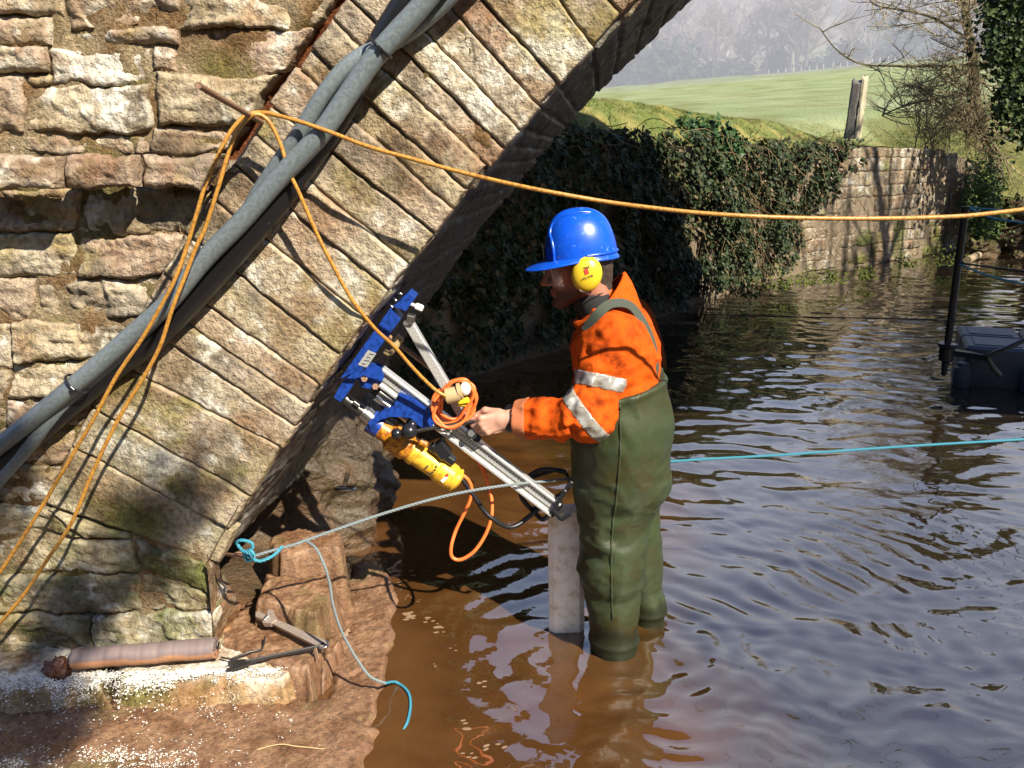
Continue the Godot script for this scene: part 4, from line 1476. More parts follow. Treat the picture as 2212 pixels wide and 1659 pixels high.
func build_rig() -> void:
	var Z := 3.2
	var r := thing("core_drill", "blue and orange core drill on its aluminium stand, bolted under the arch", "core drill", atz(800, 800, Z))
	one(r, "base_plate", M.blue_paint, func(b):
		b.prism(zpoly([735, 818, 788, 794, 865, 690, 843, 666], Z - 0.05), Vector3(0, 0, -0.1)))
	one(r, "end_block", M.blue_paint, func(b):
		b.prism(zpoly([850, 662, 877, 672, 896, 645, 881, 633], Z - 0.06), Vector3(0, 0, -0.12)))
	one(r, "bent_foot", M.blue_paint, func(b):
		b.prism(zpoly([721, 858, 736, 869, 752, 848, 784, 798, 772, 800, 742, 822], Z - 0.07), Vector3(0, 0, -0.13)))
	one(r, "pivot_plate", M.blue_paint, func(b):
		b.prism(zpoly([771, 815, 780, 836, 806, 842, 824, 828, 830, 812, 822, 796, 802, 784], Z - 0.075), Vector3(0, 0, -0.012)))
	one(r, "pivot_plate", M.blue_paint, func(b):
		b.prism(zpoly([790, 800, 800, 836, 826, 832, 844, 812, 836, 794, 812, 782], Z + 0.05), Vector3(0, 0, -0.012)))
	for q in [[787, 818], [811, 835]]:
		one(r, "bolt", M.rust, func(b):
			rod(b, atz(q[0], q[1], Z - 0.062), atz(q[0], q[1], Z - 0.1), 0.0125, 6))
	one(r, "rating_plate", M.aluminium, func(b):
		b.prism(zpoly([773, 788, 792, 794, 813, 764, 795, 756], Z - 0.052), Vector3(0, 0, -0.003)))
	for k in 4:
		one(r, "plate_print", M.dark_line, func(b):
			var p := atz(782 + 5 * k, 785 - 7 * k, Z - 0.0525); var q := atz(790 + 5 * k + 3 * (k % 2), 787 - 7 * k, Z - 0.0525)
			bar(b, p, q, 0.0025, 0.002, 0.0003))
	for q in [[856, 650, 846, 642], [868, 636, 858, 631], [848, 664, 838, 655], [741, 846, 730, 838]]:
		one(r, "levelling_screw", M.steel, func(b):
			rod(b, atz(q[0], q[1], Z - 0.03), atz(q[2], q[3], Z - 0.03), 0.0055, 8))
	one(r, "clamp_knob", M.white_plastic, func(b):
		rod(b, atz(884, 655, Z - 0.04), atz(903, 663, Z - 0.04), 0.006)
		bar(b, atz(897, 660, Z - 0.04), atz(914, 667, Z - 0.04), 0.022, 0.022, 0.004))
	one(r, "strut_hinge", M.steel, func(b):
		bar(b, atz(878, 686, Z - 0.05), atz(896, 690, Z - 0.05), 0.03, 0.05, 0.004)
		rod(b, atz(876, 698, Z - 0.075), atz(876, 698, Z - 0.02), 0.009))
	one(r, "strut", M.aluminium, func(b):
		bar(b, atz(880, 694, Z - 0.04), atz(1010, 915, Z - 0.04), 0.034, 0.034, 0.003))
	one(r, "strut_edge", M.aluminium, func(b):
		bar(b, atz(887, 690, Z - 0.035), atz(1014, 906, Z - 0.035), 0.012, 0.04, 0.002))
	one(r, "threaded_rod", M.rust, func(b):
		var p := atz(838, 725, Z + 0.02); var q := atz(930, 795, Z + 0.0)
		var c := PackedVector3Array(); var rr := PackedFloat32Array()
		for k in 61:
			c.append(p.lerp(q, k / 60.0)); rr.append(0.0095 if k % 2 else 0.0078)
		b.tube(c, rr, 10))
	one(r, "wing_nut", M.plug_beige, func(b):
		bar(b, atz(848, 730, Z + 0.01), atz(866, 744, Z + 0.01), 0.045, 0.04, 0.006)
		bar(b, atz(844, 766, Z + 0.01), atz(862, 730, Z + 0.01), 0.016, 0.02, 0.006)
		bar(b, atz(828, 758, Z + 0.01), atz(843, 766, Z + 0.01), 0.018, 0.02, 0.006))
	# the rail: two flanges and a web with a scale
	var ra := atz(818, 805, Z); var rb := atz(1200, 1096, Z)
	var dirr := (rb - ra).normalized()
	var perp := Vector3.BACK.cross(dirr).normalized()
	one(r, "rail", M.aluminium, func(b):
		bar(b, ra, rb, 0.05, 0.05, 0.004))
	one(r, "rail_edge", M.aluminium, func(b):
		bar(b, ra + perp * 0.027 + Vector3(0, 0, 0.012), rb + perp * 0.027 + Vector3(0, 0, 0.012), 0.012, 0.052, 0.003))
	one(r, "rail_edge", M.aluminium, func(b):
		bar(b, ra - perp * 0.027 + Vector3(0, 0, 0.012), rb - perp * 0.027 + Vector3(0, 0, 0.012), 0.014, 0.052, 0.003))
	one(r, "gear_rack", M.dark_steel, func(b):
		bar(b, ra - perp * 0.009 + Vector3(0, 0, 0.0255), rb - perp * 0.009 + Vector3(0, 0, 0.0255), 0.003, 0.003, 0.0005)
		bar(b, ra + perp * 0.0195 + Vector3(0, 0, 0.0255), rb + perp * 0.0195 + Vector3(0, 0, 0.0255), 0.004, 0.003, 0.0005)
		for k in 64:
			var p := ra.lerp(rb, (k + 1.0) / 66) + Vector3(0, 0, 0.0258)
			bar(b, p + perp * 0.004, p + perp * (0.014 if k % 5 else 0.018), 0.0022, 0.0018, 0.0003))
	one(r, "guide_tube", M.steel, func(b):
		rod(b, atz(812, 858, Z - 0.02), atz(880, 907, Z - 0.02), 0.013)
		rod(b, atz(820, 846, Z - 0.02), atz(886, 893, Z - 0.02), 0.009))
	one(r, "end_stop", M.black_plastic, func(b):
		bar(b, rb - dirr * 0.012, rb + dirr * 0.012, 0.075, 0.065, 0.008))
	one(r, "carriage", M.blue_paint, func(b):
		b.prism(zpoly([795, 913, 801, 925, 820, 908, 842, 900, 885, 902, 908, 922, 930, 928, 944, 904, 900, 868, 862, 850, 850, 878, 830, 885], Z - 0.055), Vector3(0, 0, -0.03)))
	one(r, "collar", M.blue_paint, func(b):
		rod(b, atz(800, 908, Z - 0.0), atz(822, 922, Z - 0.0), 0.047, 24))
	one(r, "spindle", M.dark_steel, func(b):
		rod(b, atz(745, 862, Z), atz(792, 897, Z), 0.024, 20))
	one(r, "chuck", M.steel, func(b):
		rod(b, atz(788, 893, Z), atz(802, 905, Z), 0.033, 20)
		rod(b, atz(783, 890, Z), atz(787, 893, Z), 0.03, 20)
		bar(b, atz(763, 868, Z - 0.028), atz(776, 878, Z - 0.028), 0.014, 0.012))
	# the motor, turned round its axis
	var ma := atz(812, 918, Z); var mb := atz(986, 1038, Z)
	var ml := ma.distance_to(mb)
	var mx := looky(ma, mb - ma)
	var lathe := func(called: String, m: Material, prof: Array):
		var pr := []
		for q in prof: pr.append(Vector2(q[0], q[1] * ml))
		one(r, called, m, func(b): b.lathe(mx, pr, 28))
	lathe.call("gear_neck", M.motor_paint, [[0.0, 0.0], [0.036, 0.0], [0.04, 0.03], [0.04, 0.15], [0.046, 0.17]])
	lathe.call("gear_housing", M.motor_paint, [[0.046, 0.17], [0.056, 0.19], [0.058, 0.38], [0.05, 0.42], [0.05, 0.44]])
	lathe.call("motor_body", M.motor_yellow, [[0.05, 0.44], [0.053, 0.455], [0.053, 0.5], [0.0475, 0.52], [0.0465, 0.76], [0.05, 0.77]])
	lathe.call("end_cap", M.motor_yellow, [[0.05, 0.77], [0.052, 0.785], [0.052, 0.93], [0.046, 0.965], [0.046, 0.975], [0.05, 0.985], [0.05, 1.0], [0.034, 1.03], [0.0, 1.03]])
	one(r, "switch_box", M.black_plastic, func(b):
		bar(b, atz(944, 956, Z - 0.02), atz(966, 985, Z - 0.02), 0.05, 0.06, 0.006)
		bar(b, atz(930, 962, Z - 0.02), atz(982, 998, Z - 0.02), 0.03, 0.05, 0.006))
	one(r, "gear_lever", M.motor_paint, func(b):
		bar(b, atz(905, 952, Z - 0.05), atz(924, 962, Z - 0.05), 0.022, 0.03, 0.006))
	one(r, "sticker", M.white_plastic, func(b):
		bar(b, atz(954, 1040, Z - 0.047), atz(966, 1029, Z - 0.047), 0.012, 0.012, 0.001))
	one(r, "sticker", M.red_print, func(b):
		bar(b, atz(962, 1029, Z - 0.0475), atz(968, 1024, Z - 0.0475), 0.01, 0.012, 0.001))
	one(r, "lettering", M.dark_line, func(b):
		for q in [[924, 1023], [928, 1026], [933, 1021], [938, 1016], [941, 1009], [918, 1012], [922, 1008]]:
			bar(b, atz(q[0], q[1], Z - 0.047), atz(q[0] + 3, q[1] - 2, Z - 0.047), 0.006, 0.006, 0.0005))
	# feed lever with its black balls
	one(r, "feed_lever", M.dark_steel, func(b):
		rod(b, atz(880, 934, Z - 0.1), atz(1035, 908, Z - 0.09), 0.0075, 10))
	for q in [[857, 937, 0.021], [884, 932, 0.03], [890, 918, 0.018]]:
		one(r, "ball_knob", M.black_plastic, func(b):
			b.ball(Transform3D(Basis.from_scale(Vector3.ONE * float(q[2])), atz(q[0], q[1], Z - 0.1 + (0.03 if q[1] == 918 else 0.0)))))
	one(r, "lever_hub", M.steel, func(b):
		rod(b, atz(1019, 938, Z - 0.06), atz(1016, 936, Z - 0.0), 0.02, 16)
		rod(b, atz(1018, 936, Z - 0.085), atz(1018, 936, Z - 0.05), 0.013, 16))
	one(r, "lock_screw", M.black_plastic, func(b):
		rod(b, atz(1030, 946, Z - 0.06), atz(1030, 946, Z + 0.0), 0.017, 12))
	# cables of the drill
	var oc := thing("orange_extension_cable", "coiled orange cable hung on the drill strut with a loop hanging to the water", "cable", atz(985, 860, Z))
	one(oc, "coil", M.orange_cable, func(b):
		var p := []
		for k in 150:
			var a := TAU * k / 29.0
			var g := k / 150.0
			var rr := 1.0 + 0.12 * sin(a * 0.37 + 1.0)
			p.append([982 + cos(a + 0.3) * (40 + 6 * sin(k * 0.7)) * rr + 4 * sin(g * 9), 868 + sin(a) * 47 * rr + 5 * cos(g * 11), Z - 0.075 - 0.03 * sin(a * 0.5 + g * 6)])
		b.tube(curve(zpath(p), 3), rad(0.0062), 8))
	one(oc, "hanging_loop", M.orange_cable, func(b):
		b.tube(curve(zpath([[985, 1024, Z], [998, 1026, Z], [1012, 1038, Z], [1019, 1058, Z], [1014, 1084, Z], [1000, 1114, Z], [985, 1145, Z], [975, 1178, Z - 0.02], [975, 1200, Z - 0.02], [986, 1209, Z - 0.02], [1003, 1206, Z - 0.02], [1026, 1189, Z - 0.02], [1047, 1158, Z - 0.01], [1060, 1124, Z], [1063, 1092, Z + 0.02], [1058, 1058, Z + 0.04], [1046, 1020, Z + 0.05], [1033, 995, Z + 0.06], [1020, 960, Z + 0.06]]), 8), rad(0.0072), 10))
	one(oc, "plug", M.plug_beige, func(b):
		rod(b, atz(964, 856, Z - 0.11), atz(992, 850, Z - 0.11), 0.029, 20)
		rod(b, atz(960, 857, Z - 0.11), atz(966, 856, Z - 0.11), 0.017, 16)
		rod(b, atz(990, 846, Z - 0.11), atz(997, 844, Z - 0.11), 0.031, 20))
	one(oc, "plug_cap", M.white_plastic, func(b):
		b.ball(Transform3D(Basis.from_scale(Vector3(0.02, 0.025, 0.022)), atz(1005, 840, Z - 0.11))))
	one(oc, "plug_flap", M.yellow_plastic, func(b):
		bar(b, atz(988, 868, Z - 0.11), atz(1014, 864, Z - 0.11), 0.022, 0.03, 0.006)
		bar(b, atz(990, 874, Z - 0.1), atz(1008, 874, Z - 0.1), 0.012, 0.03, 0.005))
	var bc := thing("black_power_cable", "thick black cable sagging from the drill motor and looped behind the rail end", "cable", atz(1100, 1120, Z))
	one(bc, "cable", M.black_rubber, func(b):
		b.tube(curve(zpath([[986, 1026, Z], [1000, 1038, Z], [1024, 1072, Z], [1046, 1104, Z], [1066, 1122, Z], [1096, 1138, Z + 0.02], [1118, 1134, Z + 0.04], [1140, 1118, Z + 0.06], [1160, 1102, Z + 0.07], [1176, 1090, Z + 0.08], [1186, 1110, Z + 0.08], [1172, 1122, Z + 0.08], [1156, 1108, Z + 0.09], [1130, 1080, Z + 0.09], [1122, 1056, Z + 0.09], [1128, 1042, Z + 0.09], [1160, 1018, Z + 0.1], [1190, 1014, Z + 0.1], [1222, 1020, Z + 0.1]]), 8), rad(0.0095), 10))
	one(bc, "loop", M.black_rubber, func(b):
		b.tube(curve(zpath([[1148, 1032, Z + 0.12], [1180, 1022, Z + 0.12], [1215, 1016, Z + 0.12], [1230, 1050, Z + 0.1], [1196, 1076, Z + 0.09], [1150, 1098, Z + 0.09], [1128, 1070, Z + 0.1], [1148, 1032, Z + 0.12]]), 8), rad(0.0075), 8))
	var bs := thing("black_strap", "flat black strap knotted round the lower end of the rail", "strap", atz(1210, 1110, Z - 0.06))
	one(bs, "webbing", M.black_plastic, func(b):
		for q in [[1195, 1100, 1222, 1058], [1193, 1100, 1212, 1122], [1210, 1124, 1234, 1108], [1222, 1058, 1236, 1040]]:
			bar(b, atz(q[0], q[1], Z - 0.045), atz(q[2], q[3], Z - 0.05), 0.017, 0.012, 0.004))
	# white board standing in the water behind his leg
	var wb := MB.new()
	var t1 := atz(1183, 1094, 3.33); var t2 := atz(1262, 1088, 3.33)
	var bt := aty(1222, 1350, -0.25)
	bt.z = -3.36
	var xw := (t2 - t1).length()
	var ctr := (t1 + t2) * 0.5
	var yax := (ctr - Vector3(ctr.x + 0.02, -0.3, -3.36)).normalized()
	var tx := Transform3D(Basis(yax.cross(Vector3.BACK).normalized(), yax, Vector3.BACK), (ctr + Vector3(ctr.x + 0.02, -0.3, -3.36)) * 0.5)
	wb.box(tx, Vector3(xw, ctr.y + 0.3, 0.07), 0.022)
	single("white_board", wb, M.board, "off-white plastic board standing in the muddy water behind the man's leg", "board")
	# metal clip on the wet ledge, thin steel rod
	var cl := thing("metal_clip", "small bright steel clamp ring lying in the dark hollow under the arch", "clamp", atz(745, 1058, 3.6))
	one(cl, "ring", M.steel, func(b):
		var p := PackedVector3Array()
		for k in 25: p.append(atz(746, 1056, 3.6) + Vector3(cos(TAU * k / 24) * 0.042, sin(TAU * k / 24) * 0.006, sin(TAU * k / 24) * 0.03))
		b.tube(p, rad(0.008), 6))
	one(cl, "tongue", M.steel, func(b): bar(b, atz(742, 1054, 3.63), atz(752, 1022, 3.63), 0.02, 0.004))


# ---------------------------------------------------------------- pipes, cables, ropes
func build_lines() -> void:
	var pipe := func(called: String, pts: Array, r: float, m: Material, label: String, cat: String) -> void:
		var b := MB.new()
		b.tube(curve(fpath(pts), 8), rad(r), 16)
		single(called, b, m, label, cat)
	pipe.call("grey_conduit", [[-90, 1030, 0.06], [0, 962, 0.07], [60, 914, 0.075], [168, 826, 0.085], [280, 728, 0.09], [362, 655, 0.1], [440, 562, 0.105], [520, 480, 0.11], [600, 388, 0.115], [690, 292, 0.12], [748, 210, 0.12], [800, 136, 0.12], [850, 78, 0.12], [900, 24, 0.12], [960, -46, 0.12], [1060, -150, 0.12]], 0.0315, M.conduit, "thicker grey plastic conduit, the front one, running the whole way up the arch", "pipe")
	pipe.call("grey_conduit", [[-80, 1130, 0.05], [0, 1034, 0.05], [60, 966, 0.05], [130, 884, 0.05], [182, 836, 0.05], [300, 738, 0.05], [420, 610, 0.06], [510, 500, 0.06], [560, 415, 0.07], [604, 350, 0.085], [650, 283, 0.1], [694, 212, 0.105], [736, 158, 0.1], [778, 122, 0.085], [830, 100, 0.06], [880, 72, 0.05], [940, 24, 0.06], [990, -26, 0.07], [1080, -120, 0.08]], 0.0255, M.conduit, "thinner grey conduit that swings out above the thicker one and passes behind it", "pipe")
	pipe.call("black_hose", [[-100, 1120, 0.04], [0, 1012, 0.04], [120, 905, 0.03], [240, 805, 0.03], [340, 728, 0.04], [430, 636, 0.05], [520, 535, 0.06], [600, 440, 0.06], [680, 330, 0.05], [740, 240, 0.04], [800, 130, 0.04], [838, 62, 0.045], [872, 6, 0.05], [910, -60, 0.05], [990, -190, 0.05]], 0.037, M.black_rubber, "thick black hose tucked under the grey conduits along the arch", "hose")
	for q in [[822, 102, 0.118, 0.66], [166, 829, 0.083, 0.62]]:
		var b := MB.new()
		var c := onface(q[0], q[1], q[2])
		var d := (onface(q[0] + 30, q[1] - 36, q[2]) - c).normalized()
		var s := d.cross(en).normalized()
		var p := PackedVector3Array()
		for k in 25: p.append(c + (s * cos(TAU * k / 24) * 1.12 + en * sin(TAU * k / 24)) * 0.0375)
		b.tube(p, rad(0.005), 6)
		b.box(Transform3D(Basis(s, d, en).orthonormalized(), c + en * 0.04 + s * 0.01), Vector3(0.018, 0.012, 0.01), 0.002)
		single("cable_tie", b, M.black_plastic, "black cable tie round the grey conduits near the top of the picture" if q[1] < 300 else "black cable tie round the grey conduits low on the left", "cable tie")
	# a steel bar driven into the joint, the cables hang on it
	var b := MB.new()
	var p0 := onface(572, 268, -0.04)
	var p1 := onface(428, 184, 0.62)
	var c := PackedVector3Array(); var rr := PackedFloat32Array()
	for k in 121:
		c.append(p0.lerp(p1, k / 120.0)); rr.append(0.0078 if k % 3 else 0.0092)
	b.tube(c, rr, 8)
	single("rebar", b, M.rust, "rusty ribbed steel bar sticking out of the joint above the ring", "steel bar")
	var yr := 0.0066
	b = MB.new()
	b.tube(curve(fpath([[-60, 1320, 0.16], [0, 1236, 0.16], [32, 1188, 0.17], [72, 1125, 0.18], [115, 1053, 0.19], [155, 985, 0.195], [202, 905, 0.2], [252, 812, 0.2], [306, 733, 0.2], [346, 664, 0.2], [378, 603, 0.2], [404, 531, 0.19], [425, 461, 0.19], [446, 392, 0.185], [472, 335, 0.175], [493, 292, 0.165], [519, 259, 0.15], [540, 246, 0.14], [562, 243, 0.13], [590, 247, 0.135], [648, 263, 0.15], [720, 288, 0.165], [796, 317, 0.18], [900, 346, 0.19], [1000, 373, 0.2], [1110, 399, 0.22], [1200, 417, 0.22], [1310, 436, 0.2], [1400, 448, 0.2], [1500, 459, 0.2], [1600, 466, 0.2], [1700, 470, 0.18], [1800, 472, 0.16], [1900, 472, 0.14], [2000, 470, 0.1], [2100, 465, 0.06], [2212, 452, 0.0], [2330, 436, -0.06], [2480, 410, -0.1], [3000, 320, -0.2], [3900, 130, -0.3]]), 6), rad(yr), 10)
	single("yellow_cable", b, M.yellow_cable, "yellow cable hung over the steel bar and strung across the river to the right", "cable")
	b = MB.new()
	b.tube(curve(fpath([[-60, 1420, 0.16], [0, 1346, 0.16], [50, 1286, 0.17], [100, 1212, 0.18], [155, 1128, 0.19], [194, 1035, 0.2], [230, 956, 0.2], [266, 887, 0.2], [310, 815, 0.2], [346, 747, 0.2], [374, 661, 0.2], [400, 596, 0.19], [425, 531, 0.185], [443, 493, 0.18], [472, 403, 0.18], [490, 342, 0.17], [504, 299, 0.165], [526, 266, 0.155], [545, 249, 0.15], [564, 249, 0.14], [583, 266, 0.135], [605, 310, 0.125], [626, 374, 0.12], [648, 421, 0.11], [684, 504, 0.09], [720, 575, 0.07], [745, 622, 0.05], [772, 664, 0.03], [812, 712, -0.02], [851, 748, -0.08], [884, 786, -0.12], [916, 820, -0.15], [944, 845, -0.165], [964, 856, -0.17]]), 8), rad(yr), 10)
	single("yellow_cable", b, M.yellow_cable, "yellow cable hung over the steel bar and running down to the plug on the drill", "cable")
	# blue rope
	var br := thing("blue_rope", "blue and grey rope knotted to the ring bolt and stretched across behind the man", "rope", onface(520, 1185, 0.02))
	var twist := func(parent: Node3D, called: String, path: PackedVector3Array, r: float, m: Material) -> void:
		var q := MB.new()
		for s in 3:
			var pp := PackedVector3Array()
			var run := 0.0
			for k in path.size():
				if k: run += path[k].distance_to(path[k - 1])
				var d := (path[mini(k + 1, path.size() - 1)] - path[maxi(k - 1, 0)]).normalized()
				var u := d.cross(Vector3(0.3, 1, 0.2)).normalized()
				var w := d.cross(u)
				var a := run / r * 0.85 + TAU * s / 3
				pp.append(path[k] + (u * cos(a) + w * sin(a)) * r * 0.5)
			q.tube(pp, rad(r * 0.56), 6)
		part(parent, called, q, m)
	twist.call(br, "stretched_line", curve(zpath([[540, 1205, 2.85], [575, 1193, 2.86], [640, 1175, 2.88], [664, 1166, 2.9], [820, 1112, 2.97], [960, 1072, 3.03], [1090, 1049, 3.1], [1250, 1032, 3.34], [1320, 1016, 3.55]]), 60), 0.0058, M.grey_rope)
	twist.call(br, "stretched_line", curve(zpath([[1320, 1016, 3.55], [1450, 997, 3.55], [1700, 982, 3.5], [1960, 964, 3.45], [2212, 949, 3.4], [2420, 935, 3.4]]), 110), 0.0056, M.blue_rope)
	twist.call(br, "loop", curve(zpath([[534, 1205, 2.84], [520, 1186, 2.82], [512, 1172, 2.82], [522, 1167, 2.81], [542, 1172, 2.81], [545, 1184, 2.81], [532, 1194, 2.81], [546, 1206, 2.8], [560, 1212, 2.8], [580, 1206, 2.81], [596, 1196, 2.84], [610, 1180, 2.87]]), 14), 0.0058, M.blue_rope)
	twist.call(br, "knot", curve(zpath([[526, 1190, 2.8], [540, 1196, 2.79], [546, 1208, 2.8], [534, 1210, 2.82], [528, 1198, 2.81], [540, 1190, 2.79], [550, 1200, 2.79]]), 10), 0.0065, M.blue_rope)
	twist.call(br, "tail", curve(zpath([[660, 1167, 2.9], [682, 1184, 2.86], [700, 1220, 2.82], [712, 1262, 2.82], [718, 1302, 2.82], [733, 1352, 2.83], [752, 1392, 2.84], [775, 1430, 2.84], [800, 1462, 2.83], [832, 1476, 2.85]]), 30), 0.0052, M.grey_rope)
	twist.call(br, "tail", curve(PackedVector3Array([atz(832, 1476, 2.85), aty(856, 1474, 0.012), aty(880, 1492, 0.008), aty(887, 1520, 0.004), aty(880, 1560, 0.002), aty(862, 1590, -0.015), aty(840, 1605, -0.05)]), 30), 0.0052, M.blue_rope)
	b = MB.new()
	var rb := PackedVector3Array()
	for k in 21: rb.append(onface(522, 1198, 0.05) + Vector3(cos(TAU * k / 20) * 0.022, sin(TAU * k / 20) * 0.015, sin(TAU * k / 20) * 0.016))
	b.tube(rb, rad(0.005), 8)
	b.tube(PackedVector3Array([onface(492, 1198, -0.06), onface(512, 1200, 0.045)]), rad(0.007), 8)
	single("ring_bolt", b, M.rust, "small rusty ring bolt in the stone that the blue rope is knotted to", "ring bolt")


# ---------------------------------------------------------------- tools and stones on the ledge
func lay(u: float, v: float, y: float) -> Vector3:
	return aty(u, v, y)

func build_tools() -> void:
	# the drilled core
	var b := MB.new()
	var p := lay(156, 1428, 0.165); var q := lay(468, 1402, 0.175)
	var x := looky(p, q - p)
	var L := p.distance_to(q)
	var P := PackedVector3Array(); var C := PackedColorArray()
	for j in 60:
		for i in 29:
			var a := TAU * i / 28
			var k := j / 59.0
			var r := 0.0435 + 0.0005 * sin(j * 2.1) + n3.get_noise_2d(j * 1.5, 3) * 0.0012
			if j == 0 or j == 59: r *= 0.0 if true else 1.0
			var y := clampf((j - 1) / 57.0, 0, 1) * L + (n3.get_noise_2d(cos(a) * 4, sin(a) * 4 + j) * 0.012 if j < 2 or j > 57 else 0.0)
			# the broken flake along its lower side
			var cutd := 0.0
			var w := Vector3(cos(a) * r, y, sin(a) * r)
			var g := x.basis * Vector3(cos(a), 0, sin(a))
			var low := clampf(-g.y * 1.0 - 0.1 + g.z * 0.55 + n3.get_noise_2d(y * 9, 8) * 0.25 - 0.12, 0, 1)
			w *= Vector3(1 - low * 0.28 + n3.get_noise_2d(y * 60, a * 3) * 0.05 * low, 1, 1 - low * 0.28 + n3.get_noise_2d(y * 60, a * 3) * 0.05 * low)
			P.append(x * w)
			var c := Color(0.13, 0.095, 0.088).lerp(Color(0.17, 0.125, 0.11), clampf(n3.get_noise_2d(y * 90, 1) + 0.5, 0, 1))
			C.append(c.lerp(Color(0.36, 0.17, 0.085), clampf(low * 6, 0, 1)))
	b.grid(29, 60, P, C, true, true)
	single("rock_core", b, M.core_stone, "long round drilled rock core lying on the ledge, broken along its lower side", "rock core")
	# red stone chip
	b = MB.new()
	var cc := lay(122, 1446, 0.155)
	P = PackedVector3Array(); C = PackedColorArray()
	for j in 10:
		for i in 15:
			var a := TAU * (i % 14) / 14.0
			var e := PI * j / 9 - PI / 2
			var k := 1 + n3.get_noise_3d(cos(a) * 40, sin(a) * 40, e * 18) * 0.9
			P.append(cc + Vector3(cos(e) * cos(a) * 0.046 * k, sin(e) * 0.038 * k, cos(e) * sin(a) * 0.03 * k))
			C.append(Color(0.16, 0.06, 0.035))
	b.grid(15, 10, P, C, true, true)
	single("stone_chip", b, M.mud_stone, "dark red broken stone chip left of the rock core", "stone")
	# adjustable spanner
	var s := thing("adjustable_spanner", "muddy adjustable spanner lying on the red footing stone", "spanner", lay(630, 1360, 0.16))
	var h0 := lay(584, 1340, 0.185); var h1 := lay(704, 1396, 0.165)
	var hd := (h1 - h0).normalized()
	var upv := Vector3(0, 1, 0.45).normalized()
	upv = (upv - hd * upv.dot(hd)).normalized()
	var side := upv.cross(hd).normalized()
	var at := func(l: float, w: float, z := 0.0) -> Vector3: return h0 + hd * l + side * w + upv * z
	var HL := h0.distance_to(h1)
	one(s, "handle", M.muddy_steel, func(bb):
		var pts := PackedVector3Array()
		var n := 14
		for k in n + 1:
			pts.append(at.call(HL * k / n * 0.985, lerpf(0.0115, 0.0175, float(k) / n), 0.007))
		for k in range(n, -1, -1):
			pts.append(at.call(HL * k / n * 0.985, -lerpf(0.0115, 0.0175, float(k) / n), 0.007))
		bb.prism(pts, -upv * 0.014))
	one(s, "handle_rim", M.steel, func(bb):
		var pts := PackedVector3Array()
		for k in 17: pts.append(at.call(HL * 0.965 + 0.019 * sin(PI * k / 16.0) - 0.004, 0.0175 * cos(PI * k / 16.0), 0.003))
		bb.tube(pts, rad(0.005), 8))
	one(s, "hole", M.dark_line, func(bb):
		bb.tube(PackedVector3Array([at.call(HL * 0.95, 0, 0.0065), at.call(HL * 0.95, 0, 0.0078)]), rad(0.008), 12))
	one(s, "head", M.muddy_steel, func(bb):
		var pts := PackedVector3Array()
		for w in [[0.03, 0.012], [0.0, 0.026], [-0.02, 0.04], [-0.05, 0.042], [-0.062, 0.034], [-0.036, 0.026], [-0.028, 0.012], [-0.03, -0.012], [-0.01, -0.028], [0.02, -0.016]]: pts.append(at.call(w[0], w[1], 0.011))
		bb.prism(pts, -upv * 0.022))
	one(s, "jaw", M.muddy_steel, func(bb):
		var pts := PackedVector3Array()
		for w in [[-0.03, 0.008], [-0.07, 0.012], [-0.078, 0.0], [-0.062, -0.016], [-0.03, -0.014]]: pts.append(at.call(w[0], w[1], 0.009))
		bb.prism(pts, -upv * 0.018))
	one(s, "knurl", M.steel, func(bb):
		bb.tube(PackedVector3Array([at.call(-0.012, 0.006, 0.012), at.call(-0.012, -0.02, 0.012)]), rad(0.009), 10))
	# open-ended spanner, dark steel
	var o := thing("open_spanner", "long dark open-ended spanner lying between the core and the footing", "spanner", lay(560, 1425, 0.13))
	one(o, "shaft", M.dark_steel, func(bb):
		bar(bb, lay(530, 1430, 0.15), lay(692, 1396, 0.165), 0.015, 0.009, 0.003))
	one(o, "jaws", M.dark_steel, func(bb):
		var j0 := lay(530, 1430, 0.153)
		var d := (lay(450, 1447, 0.15) - j0).normalized()
		var w := Vector3(d.z, 0, -d.x)
		var pts := PackedVector3Array()
		for k in [[-0.02, 0.008], [0.01, 0.022], [0.04, 0.026], [0.068, 0.016], [0.045, 0.01], [0.03, 0.0], [0.045, -0.012], [0.06, -0.022], [0.035, -0.03], [0.008, -0.024], [-0.02, -0.008]]: pts.append(j0 + d * k[0] + w * k[1])
		bb.prism(pts, Vector3.DOWN * 0.011))
	one(o, "tail", M.rust, func(bb):
		bar(bb, lay(680, 1399, 0.162), lay(686, 1424, 0.14), 0.016, 0.006, 0.002))
	b = MB.new()
	b.tube(PackedVector3Array([lay(478, 1420, 0.14), lay(498, 1424, 0.145), lay(540, 1408, 0.15), lay(566, 1403, 0.15), lay(570, 1392, 0.155), lay(572, 1376, 0.165)]), rad(0.0038), 6)
	single("hex_key", b, M.dark_steel, "thin bent hex key lying beside the dark spanner", "hex key")
	b = MB.new()
	b.tube(curve(PackedVector3Array([lay(545, 1622, 0.03), lay(602, 1608, 0.045), lay(640, 1612, 0.04), lay(700, 1618, 0.035)]), 4), rad(0.0022), 5)
	single("twig", b, M.plug_beige, "thin pale twig lying on the mud at the foot of the ledge", "twig")
	# pale chippings swept along the ledge
	var chip := MB.new()
	chip.box(Transform3D(), Vector3(0.009, 0.0025, 0.004), 0.001)
	var xs := []; var cs := []
